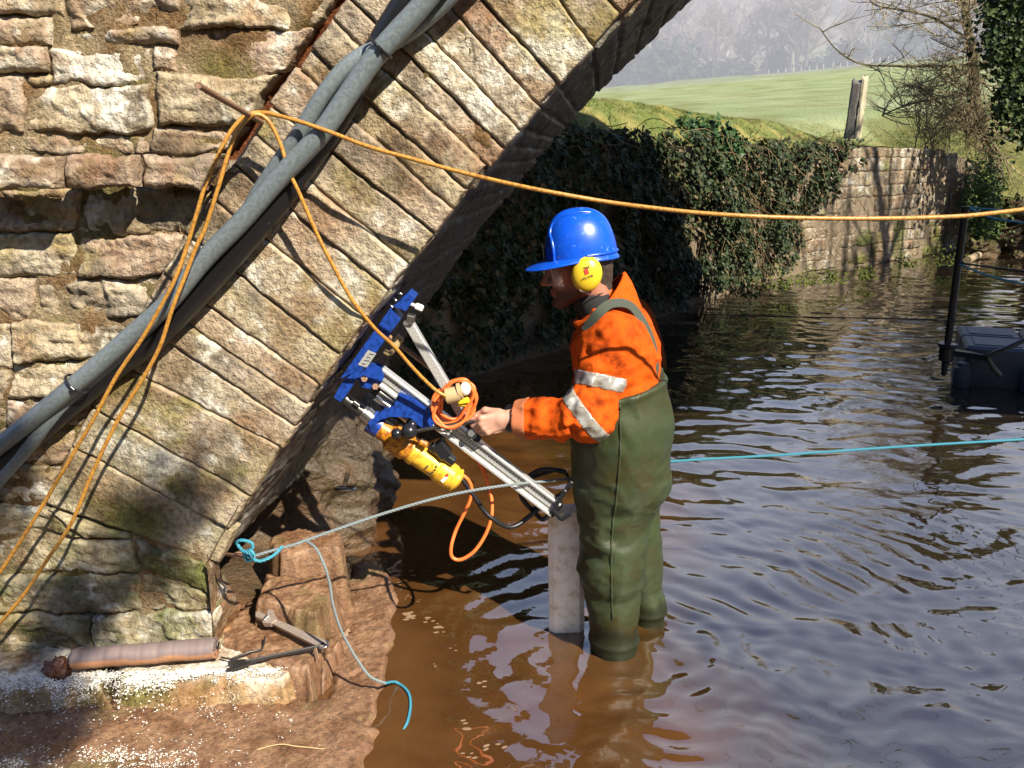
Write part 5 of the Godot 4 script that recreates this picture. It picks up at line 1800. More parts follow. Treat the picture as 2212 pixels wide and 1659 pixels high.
	var drop := func(u: float, v: float, y: float, big: float):
		var w := lay(u, v, y)
		xs.append(Transform3D(Basis.from_euler(Vector3(rng.randf_range(-0.5, 0.5), rng.randf() * TAU, rng.randf_range(-0.5, 0.5))).scaled(Vector3(rng.randf_range(0.6, 1.4), 1, rng.randf_range(0.7, 1.3)) * (pow(rng.randf(), 1.8) * 0.95 + 0.2) * big), w + Vector3.UP * rng.randf() * 0.006))
		var g := rng.randf_range(0.75, 1.0)
		cs.append(Color(0.78 * g, 0.74 * g, 0.64 * g))
	for k in 12000:
		var u := rng.randf_range(-80, 700)
		var wd := 20.0 * clampf((760 - u) / 560.0, 0.1, 1) * clampf(1.1 + n2.get_noise_2d(u * 0.03, 3) * 1.6, 0.3, 1.6)
		var v := 1458.0 - 0.02 * u + absf(rng.randfn()) * wd + rng.randfn() * 3
		if n2.get_noise_2d(u * 0.02, v * 0.05) * 1.5 + clampf((620 - u) / 300.0, -0.4, 1) < rng.randf() * 0.7: continue
		drop.call(u, v, 0.125 if v < 1482 else 0.125 - (v - 1482) * 0.0008, 0.85)
	for k in 1800:
		var u := rng.randf_range(-80, 640)
		var v := 1490 + absf(rng.randfn()) * 50
		if n2.get_noise_2d(u * 0.025, v * 0.04 + 9) < 0.02 + rng.randfn() * 0.12 + u * 0.0003: continue
		drop.call(u, v, 0.085 - (v - 1490) * 0.0005, 0.75)
	for k in 4500:
		var u := rng.randf_range(-80, 620)
		var v := 1650 - u * 0.04 + rng.randfn() * 16
		if n2.get_noise_2d(u * 0.02 + 50, v * 0.05) * 1.4 + clampf((420 - u) / 250.0, -0.5, 0.6) < rng.randf() * 0.6: continue
		drop.call(u, v, 0.03, 0.75)
	for k in 160:
		drop.call(rng.randf_range(0, 780), 1600 + rng.randf() * 60, 0.026, 0.6)
	var sc := scatter("stone_chippings", self, chip.mesh(), M.chips, xs, cs)
	tag(sc, "drifts of pale stone chippings strewn along the ledge", "chippings", "", "stuff")


# ---------------------------------------------------------------- the float on the right
func build_pontoon() -> void:
	var base := aty(2072, 830, 0.0)
	var pt := thing("pontoon", "dark grey plastic floating pontoon of linked blocks at the right edge", "pontoon", base)
	var ex := Vector3(0.93, 0, 0.37).normalized()     # along the near side, coming towards us
	var ez := Vector3(-ex.z, 0, ex.x)
	var cx := 0.5
	for k in 4:
		for j in 2:
			var c := base + ex * (0.27 + 0.52 * k) - ez * (0.27 + 0.52 * j) + Vector3.UP * 0.12
			one(pt, "float_block", M.float_plastic, func(b):
				b.box(Transform3D(Basis(ex, Vector3.UP, ez), c), Vector3(0.5, 0.44, 0.5), 0.025))
			one(pt, "anti_slip_top", M.float_plastic, func(b):
				b.box(Transform3D(Basis(ex, Vector3.UP, ez), c + Vector3.UP * 0.222), Vector3(0.36, 0.012, 0.36), 0.004))
		one(pt, "lug", M.float_plastic, func(b):
			b.lathe(Transform3D(Basis(), base + ex * (0.01 + 0.52 * k) + ez * 0.03 + Vector3.UP * 0.06), [Vector2(0, -0.1), Vector2(0.07, -0.1), Vector2(0.075, 0.0), Vector2(0.07, 0.1), Vector2(0.05, 0.11), Vector2(0.05, 0.14), Vector2(0.0, 0.14)], 16))
	var top := atz(2086, 446, 7.1); var bot := atz(2046, 752, 7.1)
	one(pt, "guard_post", M.black_plastic, func(b):
		rod(b, top, bot, 0.03, 14))
	one(pt, "post_socket", M.black_plastic, func(b):
		b.lathe(looky(bot, top - bot), [Vector2(0.0, -0.24), Vector2(0.02, -0.23), Vector2(0.03, -0.12), Vector2(0.055, -0.1), Vector2(0.06, 0.0), Vector2(0.075, 0.02), Vector2(0.075, 0.04), Vector2(0.03, 0.05)], 14))
	one(pt, "bracket", M.black_plastic, func(b):
		bar(b, bot + Vector3(0, -0.03, 0), base + ex * 0.15 + Vector3.UP * 0.26, 0.05, 0.08))
	one(pt, "rope_handle", M.black_rubber, func(b):
		b.tube(curve(PackedVector3Array([atz(2212, 735, 6.7), atz(2175, 752, 6.7), atz(2136, 770, 6.75), atz(2142, 790, 6.75), atz(2160, 812, 6.75)]), 4), rad(0.02), 8))
	# the guard ropes
	var lines := [[[[2096, 447, 7.08], [2130, 452, 7.0], [2212, 456, 6.6], [2330, 460, 6.2]], "upper blue guard rope from the top of the pontoon post"], [[[2094, 449, 7.08], [2140, 470, 6.8], [2212, 482, 6.4], [2330, 505, 5.9]], "blue guard rope that slopes down from the top of the pontoon post"], [[[2072, 568, 7.08], [2130, 576, 6.8], [2212, 586, 6.5], [2330, 602, 6.0]], "dark guard rope from halfway up the pontoon post"], [[[2072, 570, 7.08], [2130, 594, 6.7], [2212, 614, 6.3], [2330, 640, 5.8]], "lower blue guard rope from halfway up the pontoon post"]]
	for q in lines:
		var b := MB.new()
		b.tube(curve(zpath(q[0]), 6), rad(0.008), 6)
		single("guard_rope", b, M.blue_rope if "blue" in q[1] else M.black_rubber, q[1], "rope", "guard ropes of the pontoon")
	var b := MB.new()
	b.tube(curve(zpath([[1500, 678, 9.5], [1700, 684, 8.6], [2000, 690, 7.4], [2060, 697, 7.15]]), 6), rad(0.006), 6)
	single("mooring_line", b, M.black_rubber, "thin dark mooring line stretched low over the water to the pontoon", "rope")


# ---------------------------------------------------------------- trees and plants
func branch(b: MB, p: Vector3, d: Vector3, L: float, r: float, lvl: int, o: Dictionary) -> void:
	var n := 5 if lvl > 0 else 9
	if r < 0.006 * o.get("thick", 1.0): n = 3
	var pts := PackedVector3Array([p])
	var rr := PackedFloat32Array([r])
	var q := p
	var kids := []
	for k in n:
		d = (d + Vector3(rng.randfn(), rng.randfn() * 0.7, rng.randfn()) * o.wild + Vector3.UP * o.lift * (1.0 if lvl > 0 else 0.3)).normalized()
		q += d * L / n
		pts.append(q)
		rr.append(lerpf(r, r * o.taper, float(k + 1) / n))
		kids.append([q, d, rr[k + 1], float(k + 1) / n])
	var bb: MB = o.twigs if lvl >= o.split else b
	var rmin: float = o.get("rmin", 0.0)
	if rmin > 0:
		for k in rr.size(): rr[k] = maxf(rr[k], rmin)
	bb.tube(pts, rr, 8 if lvl == 0 else (5 if lvl == 1 else 3), false)
	if lvl >= o.levels: return
	var count: int = o.kids[mini(lvl, o.kids.size() - 1)]
	for k in count:
		var f := rng.randf_range(o.bare if lvl == 0 else 0.25, 1.0)
		var s: Array = kids[clampi(int(f * n) - 1, 0, n - 1)]
		var side := (Vector3(rng.randfn(), rng.randfn() * 0.5 + 0.15, rng.randfn())).normalized()
		var nd: Vector3 = ((s[1] as Vector3) * o.forward + side).normalized()
		branch(b, (s[0] as Vector3) - (s[1] as Vector3) * L / n * rng.randf() * 0.9, nd, L * o.short * rng.randf_range(0.6, 1.1) * (1.25 - 0.5 * f), float(s[2]) * o.thin, lvl + 1, o)

func tree_meshes(seed_: int, h: float, r: float, o: Dictionary, lean := Vector3.UP) -> Array:
	rng.seed = seed_
	var b := MB.new(); b.col = o.bark
	var t := MB.new(); t.col = o.get("twig_col", o.bark)
	o.twigs = t
	branch(b, Vector3.ZERO, lean, h, r, 0, o)
	return [b, t]

func leaf_mesh(w: float, l: float) -> ArrayMesh:
	var b := MB.new()
	var a := Vector3(0, 0, 0); var c := Vector3(0, l * 0.1, l)
	var m := Vector3(0, -w * 0.12, l * 0.42)
	var s := Vector3(w * 0.5, w * 0.1, l * 0.38); var s2 := Vector3(-w * 0.5, w * 0.1, l * 0.38)
	for f in [[a, m, s], [m, c, s], [a, s2, m], [m, s2, c]]: b.face(f)
	return b.mesh()

func rand_basis(n: Vector3, spread: float) -> Basis:
	var z := (Vector3(rng.randfn(), rng.randfn(), rng.randfn()) * 0.6 + Vector3.DOWN * 0.6).normalized()
	var y := (n + Vector3(rng.randfn(), rng.randfn(), rng.randfn()) * spread).normalized()
	var x := y.cross(z)
	if x.length() < 0.1: x = y.cross(Vector3.RIGHT)
	x = x.normalized()
	return Basis(x, y, x.cross(y))

func green(lo: Color, hi: Color) -> Color:
	return lo.lerp(hi, rng.randf())

func build_ivy() -> void:
	var xs := []; var cs := []
	var lim: float = wall_len[5] - 0.6
	for k in 42000:
		var a := rng.randf_range(-0.5, lim + 1.6)
		var y := rng.randf_range(0.12, 2.25)
		var edge := lim - 1.9 + 1.55 * smoothstep(0.5, 1.9, y) + n1.get_noise_2d(a * 2, y * 3) * 0.9
		if a > edge: continue
		if n1.get_noise_2d(a * 2.3 + 9, y * 2.3) < -0.33 - y * 0.05: continue
		if y < 0.5 and rng.randf() < 0.6 - y: continue
		var bulge := 0.10 + 0.3 * n1.get_noise_2d(a * 1.6, y * 1.3) + 0.07 * n1.get_noise_2d(a * 6, y * 6)
		var top := wall_top(on_wall(clampf(a, 0, 20), 0).x) + 0.12 + n1.get_noise_2d(a * 3, 4) * 0.12
		if y > top: continue
		var p := on_wall(a, y, maxf(bulge, -0.02) * rng.randf_range(0.5, 1.1) + 0.03)
		var nn := (on_wall(a, y, 1.0) - on_wall(a, y, 0.0)).normalized()
		xs.append(Transform3D(rand_basis((nn + Vector3.UP * 0.55).normalized(), 0.38).scaled(Vector3.ONE * rng.randf_range(0.4, 1.45)), p))
		var c := green(Color(0.012, 0.022, 0.008), Color(0.04, 0.056, 0.02))
		if rng.randf() < 0.05 + 0.25 * clampf(n1.get_noise_2d(a * 1.3 + 4, y * 1.5) * 2.0, 0, 1): c = Color(0.1, 0.075, 0.035)
		cs.append(c)
	var iv := scatter("wall_ivy", self, leaf_mesh(0.06, 0.068), M.leaf, xs, cs)
	tag(iv, "dark ivy leaves hanging over the left part of the retaining wall", "ivy", "", "stuff")
	# dead stems over the top of the wall
	var b := MB.new()
	for k in 190:
		var a := rng.randf_range(2.0, lim)
		var p := on_wall(a, wall_top(on_wall(a, 0).x) + rng.randf_range(-0.1, 0.16), rng.randf_range(-0.3, 0.25))
		var c := PackedVector3Array()
		var d := Vector3(rng.randfn(), rng.randfn() * 0.3, rng.randfn()).normalized()
		for i in 6:
			c.append(p)
			d = (d + Vector3(rng.randfn(), rng.randfn() - 0.5, rng.randfn()) * 0.35).normalized()
			p += d * 0.11
		b.col = Color(0.2, 0.14, 0.075).lerp(Color(0.1, 0.065, 0.035), rng.randf())
		b.tube(c, rad(0.005), 3, false)
	for k in 240:
		var a := rng.randf_range(4.0, lim)
		var p := on_wall(a, rng.randf_range(0.4, 1.9), rng.randf_range(0.05, 0.22))
		var c := PackedVector3Array()
		var d := Vector3(rng.randfn() * 0.4, -1, rng.randfn() * 0.4).normalized()
		for i in 6:
			c.append(p)
			d = (d + Vector3(rng.randfn(), rng.randfn() * 0.4, rng.randfn()) * 0.3).normalized()
			p += d * 0.1
		b.col = Color(0.14, 0.095, 0.05)
		b.tube(c, rad(0.004), 3, false)
	single("dead_stems", b, M.far_bark, "tangle of brown dead stems along the top of the ivy-covered wall", "stems", "", "stuff")
	# a leafy clump that stands above the wall
	var bush := thing("ivy_bush", "dark leafy ivy bush with upright shoots on top of the wall", "bush", atz(1500, 300, 12.2))
	xs = []; cs = []
	var ctr := atz(1480, 330, 12.1)
	for k in 4200:
		var v := Vector3(rng.randfn() * 0.34, rng.randfn() * 0.22, rng.randfn() * 0.22)
		if Vector3(v.x / 0.34, v.y / 0.22, v.z / 0.22).length() > 2.3: continue
		var p := ctr + v + Vector3(0.25 * v.y, 0, 0)
		xs.append(Transform3D(rand_basis((v + Vector3(0.1, 0.3, 0.4)).normalized(), 0.5).scaled(Vector3.ONE * rng.randf_range(0.7, 1.4)), p - bush.position))
		cs.append(green(Color(0.012, 0.035, 0.012), Color(0.04, 0.085, 0.025)))
	b = MB.new()
	b.col = Color(0.08, 0.09, 0.035)
	for q in [[1422, 282, -4], [1445, 268, 4], [1470, 284, -3], [1540, 262, 2], [1560, 276, 6], [1505, 288, -2], [1390, 240, 22]]:
		var p := atz(q[0] - q[2], 325, 12.1); var e := atz(q[0], q[1], 12.1)
		b.tube(curve(PackedVector3Array([p, p.lerp(e, 0.5) + Vector3(0.01, 0.02, 0), e]), 4), rad(0.006), 4)
		b.ball(Transform3D(Basis.from_scale(Vector3.ONE * 0.025), e), 8, 6)
		for k in 9:
			var f := rng.randf_range(0.15, 0.85)
			xs.append(Transform3D(rand_basis(Vector3(rng.randfn(), 1, rng.randfn()).normalized(), 0.3).scaled(Vector3.ONE * 0.6), p.lerp(e, f) - bush.position))
			cs.append(green(Color(0.02, 0.05, 0.015), Color(0.06, 0.1, 0.03)))
	part(bush, "shoots", b, M.far_bark)
	tag(scatter("leaves", bush, leaf_mesh(0.075, 0.085), M.leaf, xs, cs), "", "", "", "stuff")
	# moss at the foot of the bare wall
	xs = []; cs = []
	for q in [[2050, 572, 0.3], [2095, 540, 0.42], [2110, 520, 0.3], [1960, 575, 0.22], [1870, 600, 0.2], [1800, 610, 0.2], [1745, 615, 0.3], [1690, 625, 0.3], [1620, 640, 0.3]]:
		var o := aty(q[0], q[1], 0.12)
		for k in 110:
			var v := Vector3(rng.randfn(), absf(rng.randfn()) * 1.0, rng.randfn() * 0.3) * float(q[2]) * 0.42
			xs.append(Transform3D(rand_basis(Vector3(0.2, 0.5, 1), 0.6).scaled(Vector3.ONE * rng.randf_range(0.5, 1.1)), o + v))
			cs.append(green(Color(0.04, 0.06, 0.01), Color(0.1, 0.11, 0.018)))
	tag(scatter("moss", self, leaf_mesh(0.035, 0.07), M.dull_leaf, xs, cs), "bright yellow-green moss along the foot of the far wall", "moss", "", "stuff")
	# rough grass on the mound and the bank
	xs = []; cs = []
	for k in 26000:
		var x := rng.randf_range(-1.0, 14.0)
		var d := rng.randf_range(0.1, 5.5)
		var z := shore(x) - d
		if x > 9.2 and d < 1.0: continue
		xs.append(Transform3D(Basis.from_euler(Vector3(rng.randf_range(-0.5, 0.5), rng.randf() * TAU, rng.randf_range(-0.5, 0.5))).scaled(Vector3(1, 0.55, 1) * rng.randf_range(0.4, 1.0)), Vector3(x, field_h(x, z) - 0.01, z)))
		cs.append(green(Color(0.07, 0.1, 0.02), Color(0.15, 0.165, 0.045)) if rng.randf() < 0.85 else Color(0.2, 0.15, 0.06))
	var g := MB.new()
	for k in 4:
		var a := k * 1.7
		var s := Vector3(cos(a), 0, sin(a)) * 0.006
		var o := Vector3(sin(a * 3), 0, cos(a * 2)) * 0.03
		g.face([o - s, o + s, o + Vector3(cos(a * 5) * 0.03, 0.09, sin(a * 4) * 0.03)])
	tag(scatter("rough_grass", self, g.mesh(), M.dull_leaf, xs, cs), "rough tufted grass on the mound behind the wall", "grass", "", "stuff")

func build_trees() -> void:
	# the leaning tree at the end of the wall
	var base := atz(2143, 425, 18.6)
	var t := thing("bank_tree", "slender bare tree with a curved trunk at the end of the wall", "tree", base)
	rng.seed = 71
	var o := {"wild": 0.16, "lift": 0.03, "taper": 0.45, "split": 2, "levels": 4, "kids": [0, 9, 9, 6], "bare": 0.3, "forward": 0.75, "short": 0.5, "thin": 0.55, "bark": Color(0.2, 0.16, 0.09), "rmin": 0.0036}
	var b := MB.new(); b.col = Color(0.17, 0.145, 0.075)
	var tw := MB.new(); tw.col = Color(0.26, 0.21, 0.125)
	o.twigs = tw
	var tp := curve(zpath([[2138, 440, 18.6], [2152, 405, 18.6], [2152, 365, 18.6], [2136, 310, 18.6], [2118, 262, 18.6], [2106, 200, 18.6], [2102, 130, 18.6], [2092, 70, 18.6], [2084, 10, 18.6], [2076, -60, 18.6], [2074, -150, 18.6], [2080, -260, 18.6]]), 5)
	var tr := PackedFloat32Array()
	for k in tp.size(): tr.append(lerpf(0.16, 0.045, pow(float(k) / tp.size(), 0.8)))
	b.tube(tp, tr, 12)
	for k in 80:
		var f := rng.randf_range(0.25, 0.99)
		var p := tp[int(f * (tp.size() - 1))]
		var d := Vector3(rng.randfn() - 0.35, rng.randfn() * 0.45 + 0.1, rng.randfn() * 0.6).normalized()
		branch(b, p, d, rng.randf_range(0.7, 2.1), 0.019 * (1.25 - f * 0.6), 2, o)
	for q in [[[2095, 140], [2000, 143], [1930, 142], [1860, 138], [1808, 108], [1770, 60]], [[2102, 200], [2010, 215], [1950, 230], [1905, 250]], [[2098, 90], [2020, 40], [1950, 22], [1890, 10], [1870, -20]], [[2118, 262], [2040, 230], [1990, 190], [1950, 185]], [[2100, 160], [2160, 120], [2212, 70], [2250, 20]], [[2110, 240], [2170, 250], [2230, 240], [2280, 270]]]:
		var c := []
		for w in q: c.append([w[0], w[1], 18.6 + rng.randf_range(-0.5, 0.5)])
		var cc := curve(zpath(c), 4)
		var r2 := PackedFloat32Array()
		for k in cc.size(): r2.append(lerpf(0.034, 0.009, float(k) / cc.size()))
		b.tube(cc, r2, 6)
		for k in 16:
			branch(b, cc[rng.randi_range(4, cc.size() - 1)], Vector3(rng.randfn(), rng.randfn() * 0.8, rng.randfn()).normalized(), rng.randf_range(0.4, 1.1), 0.013, 3, o)
	# straight whips at its foot
	for k in 15:
		var p := atz(rng.randf_range(1960, 2110), 345, 18.3)
		branch(b, p, Vector3(rng.randf_range(-0.35, 0.25), 1, rng.randfn() * 0.2).normalized(), rng.randf_range(1.0, 2.3), 0.013, 2, o)
	part(t, "trunk", b, M.bark)
	part(t, "twigs", tw, M.far_bark)
	# the dark ivy-grown tree at the right edge
	t = thing("ivy_clad_tree", "dark evergreen ivy-clad tree cut by the right edge of the picture", "tree", atz(2300, 500, 16.5))
	b = MB.new(); b.col = Color(0.09, 0.07, 0.045)
	b.tube(curve(zpath([[2270, 560, 16.5], [2262, 480, 16.5], [2250, 330, 16.5], [2240, 150, 16.5], [2235, 0, 16.5], [2240, -200, 16.5]]), 5), rad(0.2), 10)
	part(t, "trunk", b, M.bark)
	var xs := []; var cs := []
	for q in [[2185, 225, 40, 60, 1500], [2200, 130, 55, 70, 2200], [2170, 60, 50, 60, 1700], [2210, 0, 60, 70, 2200], [2235, 280, 40, 50, 900], [2165, 0, 40, 40, 1000], [2150, 110, 25, 40, 500]]:
		for k in int(q[4] * 0.6):
			var p := atz(q[0] + rng.randfn() * q[2] * 0.55, q[1] + rng.randfn() * q[3] * 0.55, 16.5 + rng.randfn() * 0.45)
			if n1.get_noise_3d(p.x * 3, p.y * 3, p.z * 3) < -0.12: continue
			xs.append(Transform3D(rand_basis(Vector3(0.2, 0.5, 0.7), 0.7).scaled(Vector3.ONE * rng.randf_range(0.7, 1.3)), p - t.position))
			cs.append(green(Color(0.012, 0.03, 0.008), Color(0.06, 0.075, 0.02)))
	tag(scatter("foliage", t, leaf_mesh(0.1, 0.1), M.leaf, xs, cs), "", "", "", "stuff")
	# ivy and brambles at the end of the wall, rocks on the bank
	xs = []; cs = []
	for k in 3000:
		var p := atz(2125 + rng.randfn() * 22, 440 + rng.randfn() * 42, 17.6 + rng.randfn() * 0.3)
		xs.append(Transform3D(rand_basis(Vector3(0.1, 0.5, 1), 0.5).scaled(Vector3.ONE * rng.randf_range(0.6, 1.2)), p))
		cs.append(green(Color(0.03, 0.06, 0.015), Color(0.1, 0.13, 0.03)))
	tag(scatter("bank_ivy", self, leaf_mesh(0.065, 0.07), M.leaf, xs, cs), "ivy patch beside the right end of the retaining wall", "ivy", "", "stuff")
	var rocks := [[2118, 545, 0.3, "mossy brown rock at the waterline right of the wall end"], [2165, 505, 0.42, "large brown boulder on the bank under the leaning tree"], [2195, 530, 0.35, "shaded boulder at the right edge above the water"], [2200, 470, 0.5, "dark boulder high on the bank at the right edge"], [2140, 520, 0.25, "small rounded rock between the two larger bank boulders"], [2196, 551, 0.1, "small pale rock breaking the water near the right edge"]]
	for q in rocks:
		var c := aty(q[0], q[1], 0.1) if q[1] > 530 else atz(q[0], q[1], 18.3)
		b = MB.new()
		var P := PackedVector3Array(); var C := PackedColorArray()
		for j in 18:
			for i in 29:
				var a := TAU * (i % 28) / 28.0
				var e := PI * j / 17 - PI / 2
				var dir := Vector3(cos(e) * cos(a), sin(e) * 0.72, cos(e) * sin(a))
				var k := 1 + n3.get_noise_3d(dir.x * 9 + c.x * 20, dir.y * 9, dir.z * 9) * 0.8
				P.append(c + dir * float(q[2]) * k)
				C.append(Color(0.19, 0.14, 0.09).lerp(Color(0.12, 0.13, 0.03), clampf(dir.y + n2.get_noise_3d(dir.x * 9, dir.y * 9, dir.z * 9) * 1.5 - 0.1, 0, 1)))
		b.grid(29, 18, P, C, true, true)
		single("bank_rock", b, M.wall_stone, q[3], "rock", "rocks on the far bank")
	b = MB.new()
	b.col = Color(0.3, 0.22, 0.13)
	var lp := aty(2090, 562, 0.05)
	b.tube(PackedVector3Array([lp, lp + Vector3(0.5, 0.03, -0.6)]), rad(0.07), 10)
	single("driftwood_log", b, M.wood, "short sawn log floating at the edge of the far bank", "log")
	# the old timber post on the mound
	var tpst := thing("timber_post", "weathered split timber post standing on the grass mound", "post", atz(1842, 298, 17.0))
	var f0_ := atz(1840, 300, 17.0); var f1_ := atz(1857, 176, 17.0)
	var upd := (f1_ - f0_).normalized()
	var yaw := Basis(Vector3.UP, -0.7)
	var bx := yaw * Vector3.RIGHT
	var bz := yaw * Vector3.BACK
	var plank := func(x0: float, x1: float, z0: float, z1: float, h: float, ragged: float, col: Color) -> MB:
		var m := MB.new()
		m.col = col
		var rings := PackedVector3Array()
		var n := 14
		for j in n:
			var f := float(j) / (n - 1)
			for k in 17:
				var a := TAU * (k % 16) / 16.0
				var cx := clampf(cos(a) * 1.35, -1, 1); var cz := clampf(sin(a) * 1.35, -1, 1)
				var wob := n3.get_noise_3d(cx * 3, f * 9, cz * 3) * 0.02
				var hh := h * f + (ragged * n3.get_noise_3d(cx * 6 + h, cz * 6, 4) if j == n - 1 else 0.0)
				rings.append(f0_ + upd * hh + bx * (lerpf(x0, x1, cx * 0.5 + 0.5) * (1.12 - 0.12 * f) + wob) + bz * (lerpf(z0, z1, cz * 0.5 + 0.5) + wob))
		for k in 17:
			rings.append(f0_ + upd * (h - 0.03) + bx * (x0 + x1) * 0.5 + bz * (z0 + z1) * 0.5)
		m.grid(17, n + 1, rings, PackedColorArray(), true, true)
		return m
	part(tpst, "split_half", plank.call(-0.11, 0.06, -0.1, 0.1, 1.03, 0.12, Color(0.17, 0.155, 0.14)), M.wood)
	part(tpst, "split_half", plank.call(0.063, 0.125, -0.1, 0.1, 1.1, 0.05, Color(0.5, 0.44, 0.3)), M.wood)  # halves coloured dark and pale to paint the shaded and sunlit sides
	# the row of bare trees beyond the field
	var kinds := []
	for k in 4:
		kinds.append(tree_meshes(300 + k, 9.5 + k, 0.3, {"wild": 0.13, "lift": 0.06, "taper": 0.5, "split": 2, "levels": 4, "kids": [9, 6, 6, 5], "bare": 0.25, "forward": 0.95, "short": 0.6, "thin": 0.62, "bark": Color(0.27, 0.23, 0.18), "twig_col": Color(0.36, 0.29, 0.23), "rmin": 0.03}))
	var kind_mesh := []
	for k in kinds: kind_mesh.append([(k[0] as MB).mesh(), (k[1] as MB).mesh()])
	rng.seed = 500
	var row := [[1352, 1.0, "bare tree half hidden by the arch, leftmost in the row beyond the field"], [1420, 0.9, "bare tree rising out of the dark evergreen bushes beyond the field"], [1480, 1.25, "bare tree with a pale straight trunk right of the dark evergreen bushes"], [1527, 1.15, "spreading bare tree second right of the dark bushes beyond the field"], [1594, 1.3, "tall bare tree with a white trunk left of the start of the fence"], [1632, 1.25, "bare tree at the left end of the distant fence"], [1682, 1.2, "slim bare tree just left of the tallest one beyond the fence"], [1700, 1.5, "tallest bare tree with spreading limbs behind the distant fence"], [1716, 1.4, "forked bare tree just right of the tallest one beyond the fence"], [1804, 1.1, "bare tree behind the small rounded bush beyond the fence"], [1870, 1.2, "bare ivy-hung tree right of the pale pollard"], [1935, 1.0, "bare tree behind the dark bush right of the pollard"], [1990, 1.2, "bare tree seen through the twigs of the near bank tree"], [2050, 1.1, "bare tree beyond the fence just left of the near trunk"], [2130, 1.2, "bare tree beyond the field right of the near trunk"], [2190, 1.1, "bare distant tree at the right edge of the field"]]
	for k in row.size():
		var q: Array = row[k]
		var D := 186.0 + rng.randf_range(-4, 10)
		var x: float = (q[0] - 1106) / FOC * D * 0.985
		var tr2 := thing("bare_tree", q[2], "tree", Vector3(x, field_h(x, -D) - 0.3, -D), "bare trees beyond the field")
		tr2.rotation.y = rng.randf() * TAU
		tr2.scale = Vector3.ONE * float(q[1])
		for w in 2:
			var mi := MeshInstance3D.new()
			mi.mesh = kind_mesh[k % 4][w]
			mi.mesh.surface_set_material(0, M.far_bark)
			mi.name = ["trunk", "crown"][w]
			tr2.add_child(mi)
	# the pale pollard
	rng.seed = 812
	var pm := tree_meshes(812, 3.2, 0.62, {"wild": 0.1, "lift": 0.12, "taper": 0.75, "split": 2, "levels": 2, "kids": [16, 5], "bare": 0.75, "forward": 0.9, "short": 1.3, "thin": 0.3, "bark": Color(0.42, 0.38, 0.3), "rmin": 0.05})
	var xx := (1840.0 - 1106) / FOC * 182 * 0.985
	var pol := thing("pollard_tree", "pale pollarded tree with a thick short trunk at the fence", "tree", Vector3(xx, field_h(xx, -182) - 0.2, -182))
	for w in 2:
		var mi := MeshInstance3D.new()
		mi.mesh = (pm[w] as MB).mesh(); mi.mesh.surface_set_material(0, M.far_bark); mi.name = ["trunk", "crown"][w]; pol.add_child(mi)
	# evergreen bushes under them
	var clump := func(seed_: int) -> ArrayMesh:
		rng.seed = seed_
		var m := MB.new()
		for k in 1500:
			var v := Vector3(rng.randfn() * 0.5, absf(rng.randfn()) * 0.55, rng.randfn() * 0.5)
			var g := rng.randf_range(0.5, 1.2)
			m.col = Color(0.035 * g, 0.06 * g, 0.028 * g)
			var bs := rand_basis((v + Vector3(0, 0.3, 0.1)).normalized(), 0.6)
			var s := 0.1
			m.quad(v - bs.x * s - bs.z * s, v + bs.x * s - bs.z * s, v + bs.x * s + bs.z * s, v - bs.x * s + bs.z * s)
		return m.mesh()
	var cm := [clump.call(901), clump.call(902)]
	rng.seed = 903
	for q in [[1385, 4.6, 5.2, "largest dark evergreen bush, beside the arch edge"], [1428, 5.2, 5.6, "tall dark evergreen bush second from the arch edge"], [1352, 3.6, 3.4, "dark evergreen bush nearest to the arch edge"], [1466, 3.4, 3.0, "dark bush under the pale straight trunk"], [1520, 3.2, 2.4, "low dark bush under the spreading bare tree"], [1560, 4.0, 2.6, "low wide dark bush left of the white trunk"], [1655, 2.2, 3.6, "narrow dark conifer-like bush behind the start of the fence"], [1735, 2.4, 1.8, "small dark bush under the tallest bare tree"], [1802, 3.4, 3.6, "rounded grey-green bush left of the pale pollard"], [1862, 3.2, 6.5, "tall ivy-green bush right of the pale pollard"], [1925, 5.2, 4.8, "wide dark bush behind the right part of the fence"], [1998, 4.0, 3.6, "dark bush seen through the near tree's left twigs"], [2060, 4.5, 4.0, "dark bush behind the near tree trunk"], [2150, 6.0, 4.0, "wide dark bush beyond the field at far right"]]:
		var D := 184.0 + rng.randf_range(-2, 8)
		var x: float = (q[0] - 1106) / FOC * D * 0.985
		var m := MeshInstance3D.new()
		m.mesh = cm[rng.randi() % 2]
		m.mesh.surface_set_material(0, M.dull_leaf)
		m.name = numbered("evergreen_bush")
		m.position = Vector3(x, field_h(x, -D) - 0.4, -D)
		m.scale = Vector3(q[1], q[2], q[1])
		m.rotation.y = rng.randf() * TAU
		add_child(m)
		tag(m, q[3], "bush", "evergreen bushes beyond the field")
	# fence posts
	for k in 27:
		var D := 178.0
		var u := 1640.0 + 16.2 * k + rng.randf_range(-2, 2)
		var x := (u - 1106) / FOC * D * 0.985
		var m := MB.new()
		m.col = Color(0.5, 0.47, 0.4)
		m.box(Transform3D(Basis(Vector3.FORWARD, rng.randf_range(-0.06, 0.06)), Vector3(x, field_h(x, -D) + 0.5, -D)), Vector3(0.15, 1.2, 0.15), 0.01)
		single("fence_post", m, M.far_bark, "pale wooden fence post in the line along the far edge of the field", "fence post", "fence posts along the far edge of the field")
	# the wooded hillside behind: too many trees to count
	rng.seed = 77
	var wx := []; var wc := []
